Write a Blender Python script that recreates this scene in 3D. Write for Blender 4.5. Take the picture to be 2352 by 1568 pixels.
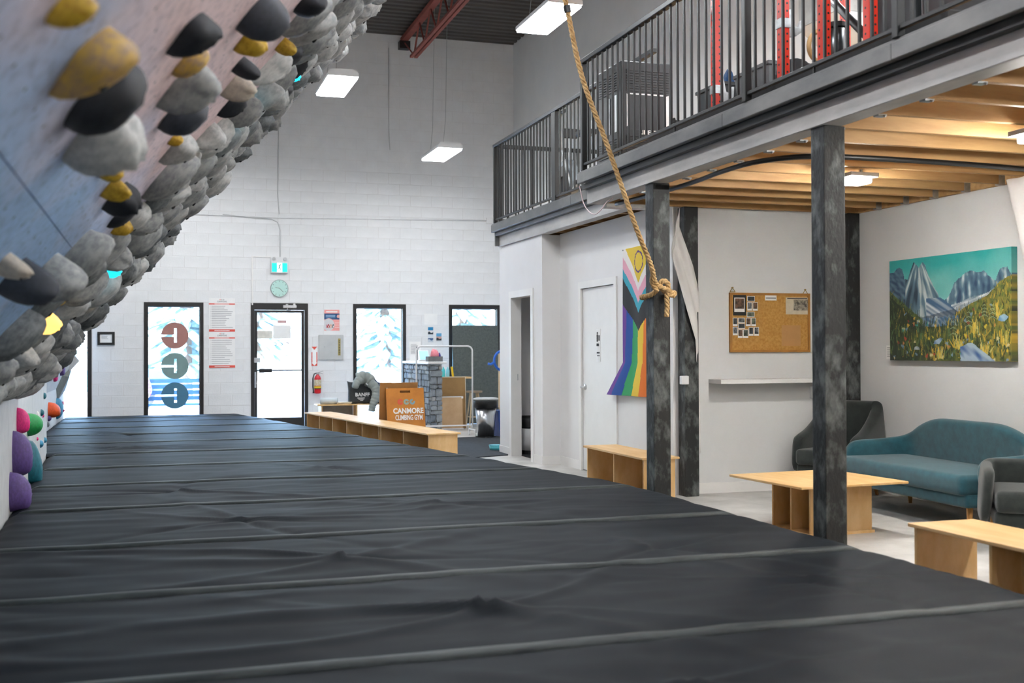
import bpy, bmesh, math, random
import numpy as np
from mathutils import Vector, Matrix, noise

random.seed(11)
SC = bpy.context.scene
for o in list(bpy.data.objects):
    bpy.data.objects.remove(o, do_unlink=True)
COL = SC.collection
PI = math.pi

# ---------------------------------------------------------------- camera
CAMZ = 1.363
def make_camera():
    yaw, pitch, roll = [math.radians(a) for a in (17.738, .4726, -.2249)]
    fwd = Vector((math.sin(yaw)*math.cos(pitch), math.cos(yaw)*math.cos(pitch), math.sin(pitch)))
    r = Vector((math.cos(yaw), -math.sin(yaw), 0)); u = r.cross(fwd)
    r2 = r*math.cos(roll) + u*math.sin(roll); u2 = u*math.cos(roll) - r*math.sin(roll)
    cd = bpy.data.cameras.new('camera'); co = bpy.data.objects.new('camera', cd); COL.objects.link(co)
    m = Matrix((r2, u2, -fwd)).transposed().to_4x4(); m.translation = (0, 0, CAMZ)
    co.matrix_world = m
    cd.sensor_width = 36; cd.lens = 2586.4/2352*36; cd.clip_start = .05; cd.clip_end = 300
    cd.dof.use_dof = True; cd.dof.focus_distance = 10.8; cd.dof.aperture_fstop = 2.5
    SC.camera = co
make_camera()

# ---------------------------------------------------------------- world, exposure
w = bpy.data.worlds.new('sky'); SC.world = w; w.use_nodes = True
nt = w.node_tree; nt.nodes.clear()
sky = nt.nodes.new('ShaderNodeTexSky'); sky.sky_type = 'NISHITA'; sky.sun_disc = False
sky.sun_elevation = math.radians(32); sky.sun_rotation = math.radians(200); sky.air_density = 1.0; sky.dust_density = 2.5
bg = nt.nodes.new('ShaderNodeBackground'); bg.inputs[1].default_value = 6.0
wo = nt.nodes.new('ShaderNodeOutputWorld')
nt.links.new(sky.outputs[0], bg.inputs[0]); nt.links.new(bg.outputs[0], wo.inputs[0])
vs = SC.view_settings
SC.display_settings.display_device = 'sRGB'
vs.view_transform = 'Standard'; vs.look = 'None'; vs.exposure = 0.33; vs.gamma = 1.0; vs.use_curve_mapping = False
LAMP = 44.0          # strength of the hanging panels
LOUNGE = 330.0        # strength of the small fixtures under the mezzanine

# ---------------------------------------------------------------- materials
def lin(c):
    if isinstance(c, str):
        c = c.lstrip('#'); c = [int(c[i:i+2], 16)/255 for i in (0, 2, 4)]
    return tuple((x/12.92 if x <= .04045 else ((x+.055)/1.055)**2.4) for x in c)
MATS = {}
def pm(name, col, rough=.55, metal=0., var=.12, scale=9., bump=0., bscale=60., c2=None, spec=.5, stretch=(1,1,1), detail=5., mixpos=(.35,.65), sheen=0.):
    """procedural principled material: noise-mixed colour, optional bump"""
    if name in MATS: return MATS[name]
    m = bpy.data.materials.new(name); m.use_nodes = True; t = m.node_tree; N = t.nodes; L = t.links
    b = N['Principled BSDF']; b.inputs['Roughness'].default_value = rough; b.inputs['Metallic'].default_value = metal
    b.inputs['Specular IOR Level'].default_value = spec
    if sheen: b.inputs['Sheen Weight'].default_value = sheen
    base = lin(col); a = tuple(x*(1-var) for x in base); d = tuple(min(1, x*(1+var)) for x in base)
    if c2: a, d = base, lin(c2)
    tc = N.new('ShaderNodeTexCoord'); mp = N.new('ShaderNodeMapping'); mp.inputs['Scale'].default_value = stretch
    no = N.new('ShaderNodeTexNoise'); no.inputs['Scale'].default_value = scale; no.inputs['Detail'].default_value = detail; no.inputs['Roughness'].default_value = .6
    cr = N.new('ShaderNodeValToRGB'); cr.color_ramp.elements[0].position = mixpos[0]; cr.color_ramp.elements[1].position = mixpos[1]
    cr.color_ramp.elements[0].color = (*a, 1); cr.color_ramp.elements[1].color = (*d, 1)
    L.new(tc.outputs['Object'], mp.inputs[0]); L.new(mp.outputs[0], no.inputs['Vector']); L.new(no.outputs['Fac'], cr.inputs[0]); L.new(cr.outputs[0], b.inputs['Base Color'])
    if bump:
        n2 = N.new('ShaderNodeTexNoise'); n2.inputs['Scale'].default_value = bscale; n2.inputs['Detail'].default_value = 4
        L.new(mp.outputs[0], n2.inputs['Vector'])
        bp = N.new('ShaderNodeBump'); bp.inputs['Strength'].default_value = bump; bp.inputs['Distance'].default_value = .01
        L.new(n2.outputs['Fac'], bp.inputs['Height']); L.new(bp.outputs[0], b.inputs['Normal'])
    MATS[name] = m; return m
def emit(name, col, strength):
    if name in MATS: return MATS[name]
    m = bpy.data.materials.new(name); m.use_nodes = True; t = m.node_tree; b = t.nodes['Principled BSDF']
    b.inputs['Base Color'].default_value = (*lin(col), 1)
    tc = t.nodes.new('ShaderNodeTexCoord'); no = t.nodes.new('ShaderNodeTexNoise'); no.inputs['Scale'].default_value = 3
    mr = t.nodes.new('ShaderNodeMapRange'); mr.inputs[3].default_value = strength*.97; mr.inputs[4].default_value = strength*1.03
    t.links.new(tc.outputs['Object'], no.inputs['Vector']); t.links.new(no.outputs['Fac'], mr.inputs[0]); t.links.new(mr.outputs[0], b.inputs['Emission Strength'])
    b.inputs['Emission Color'].default_value = (*lin(col), 1); MATS[name] = m; return m
def attr_mat(name, rough=.6, bump=0.):
    """colour printed on a surface, stored per face corner"""
    m = bpy.data.materials.new(name); m.use_nodes = True; t = m.node_tree; b = t.nodes['Principled BSDF']
    b.inputs['Roughness'].default_value = rough
    a = t.nodes.new('ShaderNodeAttribute'); a.attribute_name = 'Col'
    no = t.nodes.new('ShaderNodeTexNoise'); no.inputs['Scale'].default_value = 90
    mx = t.nodes.new('ShaderNodeMix'); mx.data_type = 'RGBA'; mx.blend_type = 'MULTIPLY'; mx.inputs[0].default_value = .12
    t.links.new(a.outputs['Color'], mx.inputs[6]); t.links.new(no.outputs['Color'], mx.inputs[7]); t.links.new(mx.outputs[2], b.inputs['Base Color'])
    if bump:
        bp = t.nodes.new('ShaderNodeBump'); bp.inputs['Strength'].default_value = bump; bp.inputs['Distance'].default_value = .004
        t.links.new(no.outputs['Fac'], bp.inputs['Height']); t.links.new(bp.outputs[0], b.inputs['Normal'])
    MATS[name] = m; return m
def glass_mat(name, tint, refl=.08, dens=0.):
    m = bpy.data.materials.new(name); m.use_nodes = True; t = m.node_tree; N = t.nodes; N.clear()
    out = N.new('ShaderNodeOutputMaterial'); tr = N.new('ShaderNodeBsdfTransparent'); gl = N.new('ShaderNodeBsdfGlossy'); mx = N.new('ShaderNodeMixShader')
    fr = N.new('ShaderNodeFresnel'); fr.inputs[0].default_value = 1.45
    no = N.new('ShaderNodeTexNoise'); no.inputs['Scale'].default_value = 2
    cr = N.new('ShaderNodeValToRGB'); c = lin(tint)
    cr.color_ramp.elements[0].color = (*[x*.97 for x in c], 1); cr.color_ramp.elements[1].color = (*c, 1)
    t.links.new(no.outputs['Fac'], cr.inputs[0]); t.links.new(cr.outputs[0], tr.inputs[0])
    gl.inputs['Roughness'].default_value = .02
    t.links.new(fr.outputs[0], mx.inputs[0]); t.links.new(tr.outputs[0], mx.inputs[1]); t.links.new(gl.outputs[0], mx.inputs[2]); t.links.new(mx.outputs[0], out.inputs[0])
    MATS[name] = m; return m

M_BLOCK = pm('painted_block', '#e8e8e8', .6, var=.035, scale=3, bump=.25, bscale=45)
M_MORTAR = pm('painted_mortar', '#e2e0de', .7, var=.04, scale=6)
M_DRY = pm('painted_drywall', '#e6e4e3', .65, var=.02, scale=2, bump=.03, bscale=200)
M_DRY2 = pm('grey_drywall', '#dededd', .65, var=.03, scale=1.5, bump=.03, bscale=200)
M_TRIM = pm('white_trim', '#eceae7', .45, var=.02, scale=4)
M_CONC = pm('concrete_floor', '#a9a6a1', .5, scale=1.6, c2='#d0cdc8', bump=.05, bscale=30, detail=8)
M_BLACKMETAL = pm('dark_bronze_frame', '#1d1a19', .4, var=.15, scale=20)
M_RAIL = pm('black_railing_paint', '#131516', .45, var=.3, scale=14, metal=0.)
M_BEAM = pm('grey_beam_paint', '#a09f9d', .5, scale=4, c2='#c0bdb9', bump=.12, bscale=25, stretch=(1, .35, 1), detail=9)
M_FASCIA = pm('grey_fascia_paint', '#494b4c', .48, scale=3, c2='#71706e', bump=.1, bscale=22, stretch=(1, .4, 1), detail=9)
M_COLUMN = pm('black_timber', '#0f1112', .6, scale=9, c2='#7f8583', bump=.4, bscale=45, stretch=(1, 1, .55), detail=15, mixpos=(.48, .84))
M_JOIST = pm('joist_lumber', '#a37b4c', .6, scale=3, c2='#c6a06c', bump=.08, bscale=40, stretch=(.35, 3, 3), detail=6)
M_SUBFLOOR = pm('subfloor_sheet', '#a8814f', .75, scale=5, c2='#c79e66')
M_PLY = pm('birch_plywood', '#d3a76a', .5, scale=3, c2='#e4c08c', bump=.04, bscale=50, stretch=(2.5, .5, 1), detail=7)
M_PLYEDGE = pm('plywood_edge', '#c29257', .6, var=.2, scale=40)
M_STEEL = pm('galvanised_steel', '#b4b7b8', .35, metal=.8, var=.15, scale=25)
M_CHROME = pm('brushed_steel', '#c2c3c5', .28, metal=1., var=.12, scale=8, stretch=(8, 8, .4))
M_MAT = pm('black_mat_vinyl', '#15191f', .6, scale=1.3, c2='#20252a', bump=.04, bscale=300, detail=9, spec=.07)
M_TAPE = pm('mat_seam_tape', '#1d2326', .5, scale=5, c2='#434b4a', detail=9, spec=.25, stretch=(1, 3, 1), mixpos=(.3, .8))
M_DECK = pm('brown_roof_deck', '#4c4744', .6, var=.15, scale=1.5)
M_REDOX = pm('red_oxide_joist', '#8a4439', .6, var=.15, scale=6)
M_WHITEMETAL = pm('white_metal', '#e6e6e6', .35, var=.03, scale=5)
M_GREYPLASTIC = pm('grey_enclosure', '#bfc0bf', .5, var=.05, scale=5)
M_BLACK = pm('black_plastic', '#141516', .4, var=.2, scale=12)
M_RUBBER = pm('black_rubber', '#1d1e20', .8, var=.2, scale=30)
M_PAPER = pm('white_paper', '#f1f0ee', .7, var=.02, scale=8)
M_INK = pm('black_ink', '#2a2a2c', .7, var=.1, scale=20)
M_GREYINK = pm('grey_ink', '#8d8c90', .7, var=.1, scale=20)
M_REDINK = pm('red_ink', '#e4584a', .65, var=.05, scale=8)
M_WHITEINK = pm('white_ink', '#f6f6f4', .6, var=.02, scale=8)

# ---------------------------------------------------------------- mesh helpers
class MB:
    def __init__(s): s.v = []; s.f = []; s.mi = []; s.cm = 0
    def mat(s, i): s.cm = i; return s
    def add(s, vs, fs):
        o = len(s.v); s.v += [tuple(p) for p in vs]; s.f += [tuple(i+o for i in f) for f in fs]; s.mi += [s.cm]*len(fs); return s
    def box(s, x0, x1, y0, y1, z0, z1):
        return s.add([(x0,y0,z0),(x1,y0,z0),(x1,y1,z0),(x0,y1,z0),(x0,y0,z1),(x1,y0,z1),(x1,y1,z1),(x0,y1,z1)],
                     [(0,3,2,1),(4,5,6,7),(0,1,5,4),(1,2,6,5),(2,3,7,6),(3,0,4,7)])
    def cbox(s, c, d, rot=None):
        """chamfer-free box centred at c, size d, optional 3x3 rotation"""
        vs = [Vector((sx*d[0]/2, sy*d[1]/2, sz*d[2]/2)) for sz in (-1,1) for sx, sy in ((-1,-1),(1,-1),(1,1),(-1,1))]
        if rot: vs = [rot @ p for p in vs]
        return s.add([p+Vector(c) for p in vs], [(0,3,2,1),(4,5,6,7),(0,1,5,4),(1,2,6,5),(2,3,7,6),(3,0,4,7)])
    def rbox(s, x0, x1, y0, y1, z0, z1, b=.01, seg=2):
        bm = bmesh.new(); bmesh.ops.create_cube(bm, size=1)
        for q in bm.verts: q.co = Vector(((x0+x1)/2+q.co.x*(x1-x0), (y0+y1)/2+q.co.y*(y1-y0), (z0+z1)/2+q.co.z*(z1-z0)))
        bmesh.ops.bevel(bm, geom=bm.edges[:], offset=b, segments=seg, profile=.6, affect='EDGES')
        return s.frombm(bm)
    def frombm(s, bm):
        bm.verts.index_update(); s.add([q.co[:] for q in bm.verts], [[q.index for q in f.verts] for f in bm.faces]); bm.free(); return s
    def tube(s, pts, r, n=8, cap=True):
        pts = [Vector(p) for p in pts]; rs = r if isinstance(r, (list, tuple)) else [r]*len(pts)
        up = None; rings = []
        for i, p in enumerate(pts):
            t = (pts[min(i+1, len(pts)-1)]-pts[max(i-1, 0)]).normalized()
            if up is None: up = Vector((0,0,1)) if abs(t.z) < .9 else Vector((1,0,0))
            a = t.cross(up).normalized(); b = a.cross(t).normalized(); up = b
            rings.append([p+(a*math.cos(2*PI*k/n)+b*math.sin(2*PI*k/n))*rs[i] for k in range(n)])
        vs = [q for g in rings for q in g]
        fs = [(i*n+k, i*n+(k+1) % n, (i+1)*n+(k+1) % n, (i+1)*n+k) for i in range(len(rings)-1) for k in range(n)]
        if cap: fs += [tuple(range(n))[::-1], tuple((len(rings)-1)*n+k for k in range(n))]
        return s.add(vs, fs)
    def lathe(s, prof, c=(0,0,0), n=20, axis='z', sx=1., sy=1.):
        vs = []; c = Vector(c)
        for r, z in prof:
            for k in range(n):
                a = 2*PI*k/n; p = (r*math.cos(a)*sx, r*math.sin(a)*sy, z)
                if axis == 'y': p = (p[0], z, p[1])
                if axis == 'x': p = (z, p[0], p[1])
                vs.append(c+Vector(p))
        m = len(prof); fs = [(i*n+k, i*n+(k+1) % n, (i+1)*n+(k+1) % n, (i+1)*n+k) for i in range(m-1) for k in range(n)]
        fs += [tuple(range(n))[::-1], tuple((m-1)*n+k for k in range(n))]
        return s.add(vs, fs)
    def prism(s, poly, a0, a1, axis='y'):
        """polygon in the two other axes extruded between a0 and a1 on axis"""
        n = len(poly)
        def P(q, a): return {'y': (q[0], a, q[1]), 'x': (a, q[0], q[1]), 'z': (q[0], q[1], a)}[axis]
        vs = [P(q, a0) for q in poly]+[P(q, a1) for q in poly]
        fs = [tuple(range(n)), tuple(range(2*n-1, n-1, -1))]+[(i, i+n, (i+1) % n+n, (i+1) % n) for i in range(n)]
        return s.add(vs, fs)
    def mesh(s, name, smooth=False, fix=True):
        me = bpy.data.meshes.new(name); me.from_pydata(s.v, [], s.f); me.polygons.foreach_set('material_index', s.mi)
        if fix:
            bm = bmesh.new(); bm.from_mesh(me); bmesh.ops.recalc_face_normals(bm, faces=bm.faces[:]); bm.to_mesh(me); bm.free()
        if smooth: me.polygons.foreach_set('use_smooth', [True]*len(me.polygons))
        me.update(); return me
    def build(s, name, mats, parent=None, smooth=False, sub=0, world=False, fix=True):
        me = s.mesh(name, smooth, fix)
        for m in (mats if isinstance(mats, (list, tuple)) else [mats]): me.materials.append(m)
        if world and parent: me.transform(Matrix.Translation(-parent.location))
        return link(name, me, parent, sub)
def link(name, me, parent=None, sub=0):
    o = bpy.data.objects.new(name, me); COL.objects.link(o)
    if parent: o.parent = parent
    if sub:
        md = o.modifiers.new('subdivision', 'SUBSURF'); md.levels = sub; md.render_levels = sub
    return o
def autosmooth(o, ang=40):
    me = o.data; me.polygons.foreach_set('use_smooth', [True]*len(me.polygons))
    bm = bmesh.new(); bm.from_mesh(me)
    for e in bm.edges:
        if len(e.link_faces) == 2 and e.calc_face_angle(0) > math.radians(ang): e.smooth = False
    bm.to_mesh(me); bm.free(); return o
def thing(name, label, cat, loc=(0,0,0), rz=0., group=None):
    o = bpy.data.objects.new(name, None); COL.objects.link(o); o.empty_display_size = .1
    o.location = loc; o.rotation_euler = (0, 0, rz); o['label'] = label; o['category'] = cat
    if group: o['group'] = group
    return o
def tag(o, label, cat, group=None):
    o['label'] = label; o['category'] = cat
    if group: o['group'] = group
    return o
def struct(name, label, cat='structure', loc=(0,0,0)):
    o = thing(name, label, cat, loc); o['kind'] = 'structure'; return o
def stag(o, label, cat):
    o['label'] = label; o['category'] = cat; o['kind'] = 'structure'; return o
def copy_tree(o, parent=None):
    c = o.copy(); COL.objects.link(c)
    if parent: c.parent = parent
    for ch in o.children: copy_tree(ch, c)
    return c
def text_mesh(body, size, depth=.002, align='CENTER', bold=0.):
    cu = bpy.data.curves.new('lettering', 'FONT'); cu.body = body; cu.size = size; cu.extrude = depth; cu.align_x = align; cu.align_y = 'CENTER'; cu.offset = bold
    cu.resolution_u = 3
    o = bpy.data.objects.new('lettering', cu); COL.objects.link(o)
    dg = bpy.context.evaluated_depsgraph_get(); me = bpy.data.meshes.new_from_object(o.evaluated_get(dg))
    bpy.data.objects.remove(o, do_unlink=True); bpy.data.curves.remove(cu); return me
def text(body, size, mat, parent, mtx, name='lettering', **k):
    me = text_mesh(body, size, **k); me.materials.clear(); me.materials.append(mat); me.transform(mtx)
    return link(name, me, parent)
FACE_Y = Matrix(((1,0,0,0),(0,0,-1,0),(0,1,0,0),(0,0,0,1)))      # text plane -> faces -y (towards the camera end)
FACE_X = Matrix(((0,0,-1,0),(-1,0,0,0),(0,1,0,0),(0,0,0,1)))     # text plane -> faces -x
def T(x, y, z): return Matrix.Translation((x, y, z))
def raster(name, nx, ny, place, colour, mat, parent=None, thick=None):
    """a sheet of nx*ny cells; place(u,v)->point, colour(u,v)->linear rgb of the printed cell"""
    vs = [place(i/nx, j/ny) for j in range(ny+1) for i in range(nx+1)]
    fs = [(j*(nx+1)+i, j*(nx+1)+i+1, (j+1)*(nx+1)+i+1, (j+1)*(nx+1)+i) for j in range(ny) for i in range(nx)]
    me = bpy.data.meshes.new(name); me.from_pydata([tuple(p) for p in vs], [], fs)
    at = me.color_attributes.new('Col', 'FLOAT_COLOR', 'CORNER')
    cols = np.ones((len(fs), 4, 4), dtype=np.float32)
    for j in range(ny):
        for i in range(nx): cols[j*nx+i, :, :3] = colour((i+.5)/nx, (j+.5)/ny)
    at.data.foreach_set('color', cols.ravel()); me.materials.append(mat); me.polygons.foreach_set('use_smooth', [True]*len(fs)); me.update()
    return link(name, me, parent)
# ================================================================ ROOM SHELL
YB, XR, ZC = 20.6, 6.64, 7.25
fl = MB().box(-3.4, XR+.2, -4, YB+.25, -.2, 0).build('floor', M_CONC); stag(fl, 'pale grey polished concrete gym floor', 'floor')
wr = MB().box(XR, XR+.2, -4, YB+.25, 0, ZC+.2).build('wall_right', M_DRY2); stag(wr, 'tall smooth grey painted side wall', 'wall')
wl = MB().box(-3.6, -3.4, -4, YB+.25, 0, ZC+.2).build('wall_left', M_DRY2); stag(wl, 'plain side wall behind the climbing wall', 'wall')
wf = MB().box(-3.6, XR+.2, -4.2, -4, 0, ZC+.2).build('wall_front', M_DRY2); stag(wf, 'plain wall behind the viewer', 'wall')

# corrugated roof deck: one ribbed sheet
def roof():
    mb = MB(); y = -4.; prof = []
    while y < YB+.1:
        prof += [(y, ZC), (y+.10, ZC), (y+.125, ZC+.045), (y+.185, ZC+.045)]; y += .21
    vs = [(x, p[0], p[1]) for x in (-3.4, XR) for p in prof]; n = len(prof)
    mb.add(vs, [(i, i+1, n+i+1, n+i) for i in range(n-1)])
    mb.box(-3.6, XR+.2, -4, YB+.25, ZC+.2, ZC+.3)
    stag(mb.build('ceiling', M_DECK, fix=False), 'dark corrugated steel roof deck', 'ceiling')
roof()

# ---- back wall: recessed backing with openings, every block its own piece
OPEN = [(-2.0, -.985), (-.131, .868), (1.687, 2.70), (3.526, 4.513), (5.343, 6.349)]   # x ranges, all 2.235 tall
ZW = 2.235
wb = struct('wall_back', 'white painted concrete block wall with the entrance door', 'wall', (0, YB, 0))
mb = MB()
xs = [-3.4]+[q for o in OPEN for q in o]+[XR]
for a, b in zip(xs[0::2], xs[1::2]): mb.box(a, b, .0045, .24, 0, ZW)
mb.box(-3.4, XR, .0045, .24, ZW, ZC+.2)
mb.build('wall_core', M_MORTAR, wb)
def block_mesh():
    bm = bmesh.new(); bmesh.ops.create_cube(bm, size=1)
    for q in bm.verts: q.co = Vector((q.co.x*.3994, q.co.y*.012+.006, q.co.z*.1976))
    ed = [e for e in bm.edges if all(q.co.y < .005 for q in e.verts)]
    bmesh.ops.bevel(bm, geom=ed, offset=.003, segments=1, affect='EDGES')
    me = bpy.data.meshes.new('block'); bm.to_mesh(me); bm.free(); me.materials.append(M_BLOCK); return me
BLOCK = block_mesh()
cells = []
for k in range(36):
    z = (k+.5)*.2032; x = XR-(.2032 if k % 2 else .4064)
    while x > -3.4-.4:
        a, b = max(x, -3.4), min(x+.4064, XR); segs = [(a, b)]
        if z < ZW:
            for o0, o1 in OPEN:
                segs = [q for s0, s1 in segs for q in ((s0, min(s1, o0)), (max(s0, o1), s1)) if q[1]-q[0] > .02]
        cells += [(s0, s1, z) for s0, s1 in segs]
        x -= .4064
vis = [c for c in cells if .35 < c[2] < 4.9 and c[0] > -1.15 and not (c[0] < (c[2]-1.9)*.55-.6)]
vis.sort(key=lambda c: c[2]); vis = vis[:300]; vs_ = set(vis)
for a, b, z in vis:
    o = link('block', BLOCK, wb); o.location = ((a+b)/2, 0, z); o.scale = ((b-a-.006)/.3994, 1, 1)
mb = MB()
for a, b, z in cells:
    if (a, b, z) in vs_: continue
    mb.box(a+.003, b-.003, 0, .012, z-.0986, z+.0986)
o = mb.build('upper_block', M_BLOCK, wb); o['kind'] = 'stuff'

# ---- windows and entrance door in the back wall
M_PANE = glass_mat('window_glass', '#f4fbff')
def frame(mb, x0, x1, z0, z1, y0, y1, wdt, wt=None, wb_=None):
    wt = wt or wdt; wb_ = wb_ or wdt
    mb.box(x0, x0+wdt, y0, y1, z0, z1); mb.box(x1-wdt, x1, y0, y1, z0, z1)
    mb.box(x0+wdt, x1-wdt, y0, y1, z1-wt, z1); mb.box(x0+wdt, x1-wdt, y0, y1, z0, z0+wb_)
WLAB = ['tall narrow window at the far end of the climbing wall', 'tall window carrying three round decals', None,
        'tall clear window behind the jacket and tote bag', 'tall window half hidden by the grey felt board']
n = 0
for i, (a, b) in enumerate(OPEN):
    if i == 2: continue
    n += 1
    wd = struct('window_%d' % n, WLAB[i], 'window', ((a+b)/2, YB, 0)); h = (b-a)/2
    mb = MB(); frame(mb, -h, h, 0, ZW, -.012, .16, .062, .075, .09); mb.build('window_frame', M_BLACKMETAL, wd)
    mb = MB(); frame(mb, -h+.062, h-.062, .09, ZW-.075, .05, .075, .012); mb.build('glazing_bead', M_BLACK, wd)
    MB().box(-h+.065, h-.065, .10, .106, .1, ZW-.085).build('pane', M_PANE, wd)
WIN = {}
dr = struct('door_1', 'black framed glass entrance door with push bar', 'door', (2.1935, YB, 0)); h = .5065
mb = MB(); mb.box(-h, -h+.06, -.012, .16, 0, ZW); mb.box(h-.06, h, -.012, .16, 0, ZW); mb.box(-h+.06, h-.06, -.012, .16, ZW-.12, ZW)
mb.build('door_frame', M_BLACKMETAL, dr)
lf = MB(); frame(lf, -h+.065, h-.065, .012, ZW-.125, .03, .075, .05, .045, .165); lf = lf.build('door_leaf', M_BLACKMETAL, dr)
MB().box(-h+.11, h-.11, .05, .056, .17, ZW-.165).build('pane', M_PANE, lf)
mb = MB(); mb.rbox(.06, .30, -.03, .02, ZW-.085, ZW-.035, .008); mb.box(.11, .15, -.03, .01, ZW-.03, ZW-.015); mb.box(.24, .28, -.03, .01, ZW-.035, ZW-.005)
mb.tube([(.14, -.02, ZW-.09), (.13, -.03, ZW-.12), (.18, -.02, ZW-.125), (.20, .02, ZW-.12)], .008, 6)
mb.build('door_closer', M_CHROME, dr)
mb = MB(); mb.tube([(-h+.06, -.02, 1.03), (h-.075, -.02, 1.03)], .014, 8); mb.rbox(-h+.14, -h+.37, -.045, .01, .99, 1.06, .01)
mb.build('push_bar', M_BLACK, dr)
MB().rbox(-h+.055, -h+.165, -.03, .02, 1.17, 1.255, .008).build('lock_housing', M_GREYPLASTIC, dr)
mb = MB(); mb.rbox(-h+.065, -h+.09, -.02, .03, .72, 1.0, .005); mb.tube([(-h+.08, -.03, .80), (-h+.08, .03, .80)], .018, 8); mb.build('latch_plate', M_STEEL, dr)
def decal_C(mb, cx, cz, r, y0, y1, ang0, gap, rin=None, n=36, bar=None):
    """round C: disc sector ring"""
    rin = rin if rin is not None else r*.5
    a = [ang0+gap/2+(2*PI-gap)*k/n for k in range(n+1)]
    vs = [(cx+q*math.cos(t), y, cz+q*math.sin(t)) for y in (y0, y1) for t in a for q in (r, rin)]; m = 2*(n+1); fs = []
    for k in range(n):
        i = 2*k; fs += [(i, i+1, i+3, i+2), (m+i, m+i+2, m+i+3, m+i+1), (i, i+2, m+i+2, m+i), (i+1, m+i+1, m+i+3, i+3)]
    fs += [(0, m, m+1, 1), (2*n, 2*n+1, m+2*n+1, m+2*n)]
    mb.add(vs, fs)
for j, (cx, colr) in enumerate(((-.08, '#7f9aa5'), (.03, '#8aa09c'), (.14, '#c79a93'))):
    mb = MB(); decal_C(mb, cx, 1.50, .034, .044, .047, PI, 1.0, .019, 20)
    mb.build('logo_decal', pm('door_logo_%d' % j, colr, .6), lf)
MB().box(-.11, .20, .044, .048, 1.60, 1.84).build('paper_notice', M_PAPER, lf)
MB().box(-.03, .13, .044, .048, 1.88, 1.93).build('paper_notice', pm('faded_red_notice', '#c9a09c', .7), lf)
MB().box(-.39, -.125, .044, .048, 1.60, 1.74).build('paper_notice', pm('cream_notice', '#e0dcd2', .7), lf)

# three round decals on window_2: discs cut by a keyhole slot
def decal_disc(cx, cz, r, y0, y1, colr, nm, notch=False):
    """disc with a T-shaped slot, built from strips so the slot is really open"""
    mb = MB(); N = 44
    def slot(x, z):
        if abs(x-.01) < r*.075 and abs(z) < r*.54: return True
        return x < .01 and abs(z+.02*r) < r*.085
    st = 2*r/N
    for i in range(N):
        x = -r+(i+.5)*st; run = None
        zt = math.sqrt(max(0, r*r-x*x)); j = -zt; seg = []
        zs = [-zt]+[q for q in (-r*.54, -r*.105, r*.065, r*.54) if abs(q) < zt]+[zt]
        for z0, z1 in zip(zs[:-1], zs[1:]):
            if not slot(x, (z0+z1)/2) and not (notch and x > r*.28 and (z0+z1)/2 < -r*.7): mb.box(cx+x-st/2, cx+x+st/2, y0, y1, cz+z0, cz+z1)
    o = mb.build('window_decal', pm(nm, colr, .6, var=.05)); return o
for cz, colr, nm, lab in ((1.655, '#a9776f', 'faded_red_vinyl', 'faded red round decal, topmost on the window'), (1.12, '#7d9a98', 'sage_vinyl', 'grey green round decal, middle one on the window'), (.60, '#4a7f9c', 'blue_vinyl', 'blue round decal, lowest on the window')):
    tag(decal_disc(.385, cz, .232, YB+.093, YB+.0985, colr, nm), lab, 'decal', 'round window decals')

# ---- partitions under the mezzanine
ws = struct('wall_washroom', 'white wall with the open washroom doorway', 'wall')
mb = MB(); mb.box(4.45, 4.57, 12.72, 13.10, 0, 2.75); mb.box(4.45, 4.57, 13.92, 14.45, 0, 2.75); mb.box(4.45, 4.57, 13.10, 13.92, 2.06, 2.75)
mb.box(4.57, XR, 14.33, 14.45, 0, 2.75); mb.box(4.57, 4.68, 12.72, 12.84, 0, 2.75); mb.box(5.55, 5.67, 12.84, 14.33, 0, 2.75); mb.box(4.68, 5.67, 12.72, 12.84, 0, 2.75)
mb.build('drywall', M_DRY, ws)
mb = MB()
for y0, y1, z0, z1 in ((13.03, 13.115, 0, 2.044), (13.905, 13.99, 0, 2.044), (13.03, 13.99, 2.045, 2.13)): mb.box(4.432, 4.449, y0, y1, z0, z1)
mb.box(4.449, 4.575, 13.101, 13.115, 0, 2.044); mb.box(4.449, 4.575, 13.905, 13.919, 0, 2.044); mb.box(4.449, 4.575, 13.101, 13.919, 2.045, 2.059)
mb.build('door_casing', M_TRIM, ws)
MB().box(4.52, 4.528, 13.90, 13.906, .98, 1.06).build('strike_plate', M_STEEL, ws)
stag(MB().box(4.57, 5.55, 12.84, 14.33, 0, .004).build('floor_washroom', pm('dark_washroom_tile', '#2d2d2f', .5)), 'dark floor inside the washroom', 'floor')
wh = struct('wall_hallway', 'white wall with the closed door and the striped flag', 'wall')
mb = MB(); mb.box(4.68, 4.80, 9.65, 11.04, 0, 2.76); mb.box(4.68, 4.80, 12.01, 12.72, 0, 2.76); mb.box(4.68, 4.80, 11.04, 12.01, 2.07, 2.76); mb.build('drywall', M_DRY, wh)
wg = struct('wall_lounge', 'light grey lounge wall behind the cork board', 'wall')
MB().box(4.80, XR, 9.65, 9.77, 0, 2.76).build('drywall', M_DRY2, wg)
bb = MB(); bb.box(4.438, 4.45, 12.72, 13.03, 0, .10); bb.box(4.438, 4.45, 13.99, 14.45, 0, .10); bb.box(4.438, 4.68, 12.708, 12.72, 0, .10)
stag(bb.build('baseboard_washroom', M_TRIM), 'white baseboard along the washroom wall', 'baseboard')
bb = MB(); bb.box(4.668, 4.68, 12.08, 12.708, 0, .10); bb.box(4.668, 4.68, 9.64, 10.97, 0, .10)
stag(bb.build('baseboard_hallway', M_TRIM), 'white baseboard under the flag wall', 'baseboard')
stag(MB().box(4.9, 6.5, 9.638, 9.65, 0, .10).build('baseboard_lounge', M_TRIM), 'white baseboard under the cork board', 'baseboard')
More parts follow.
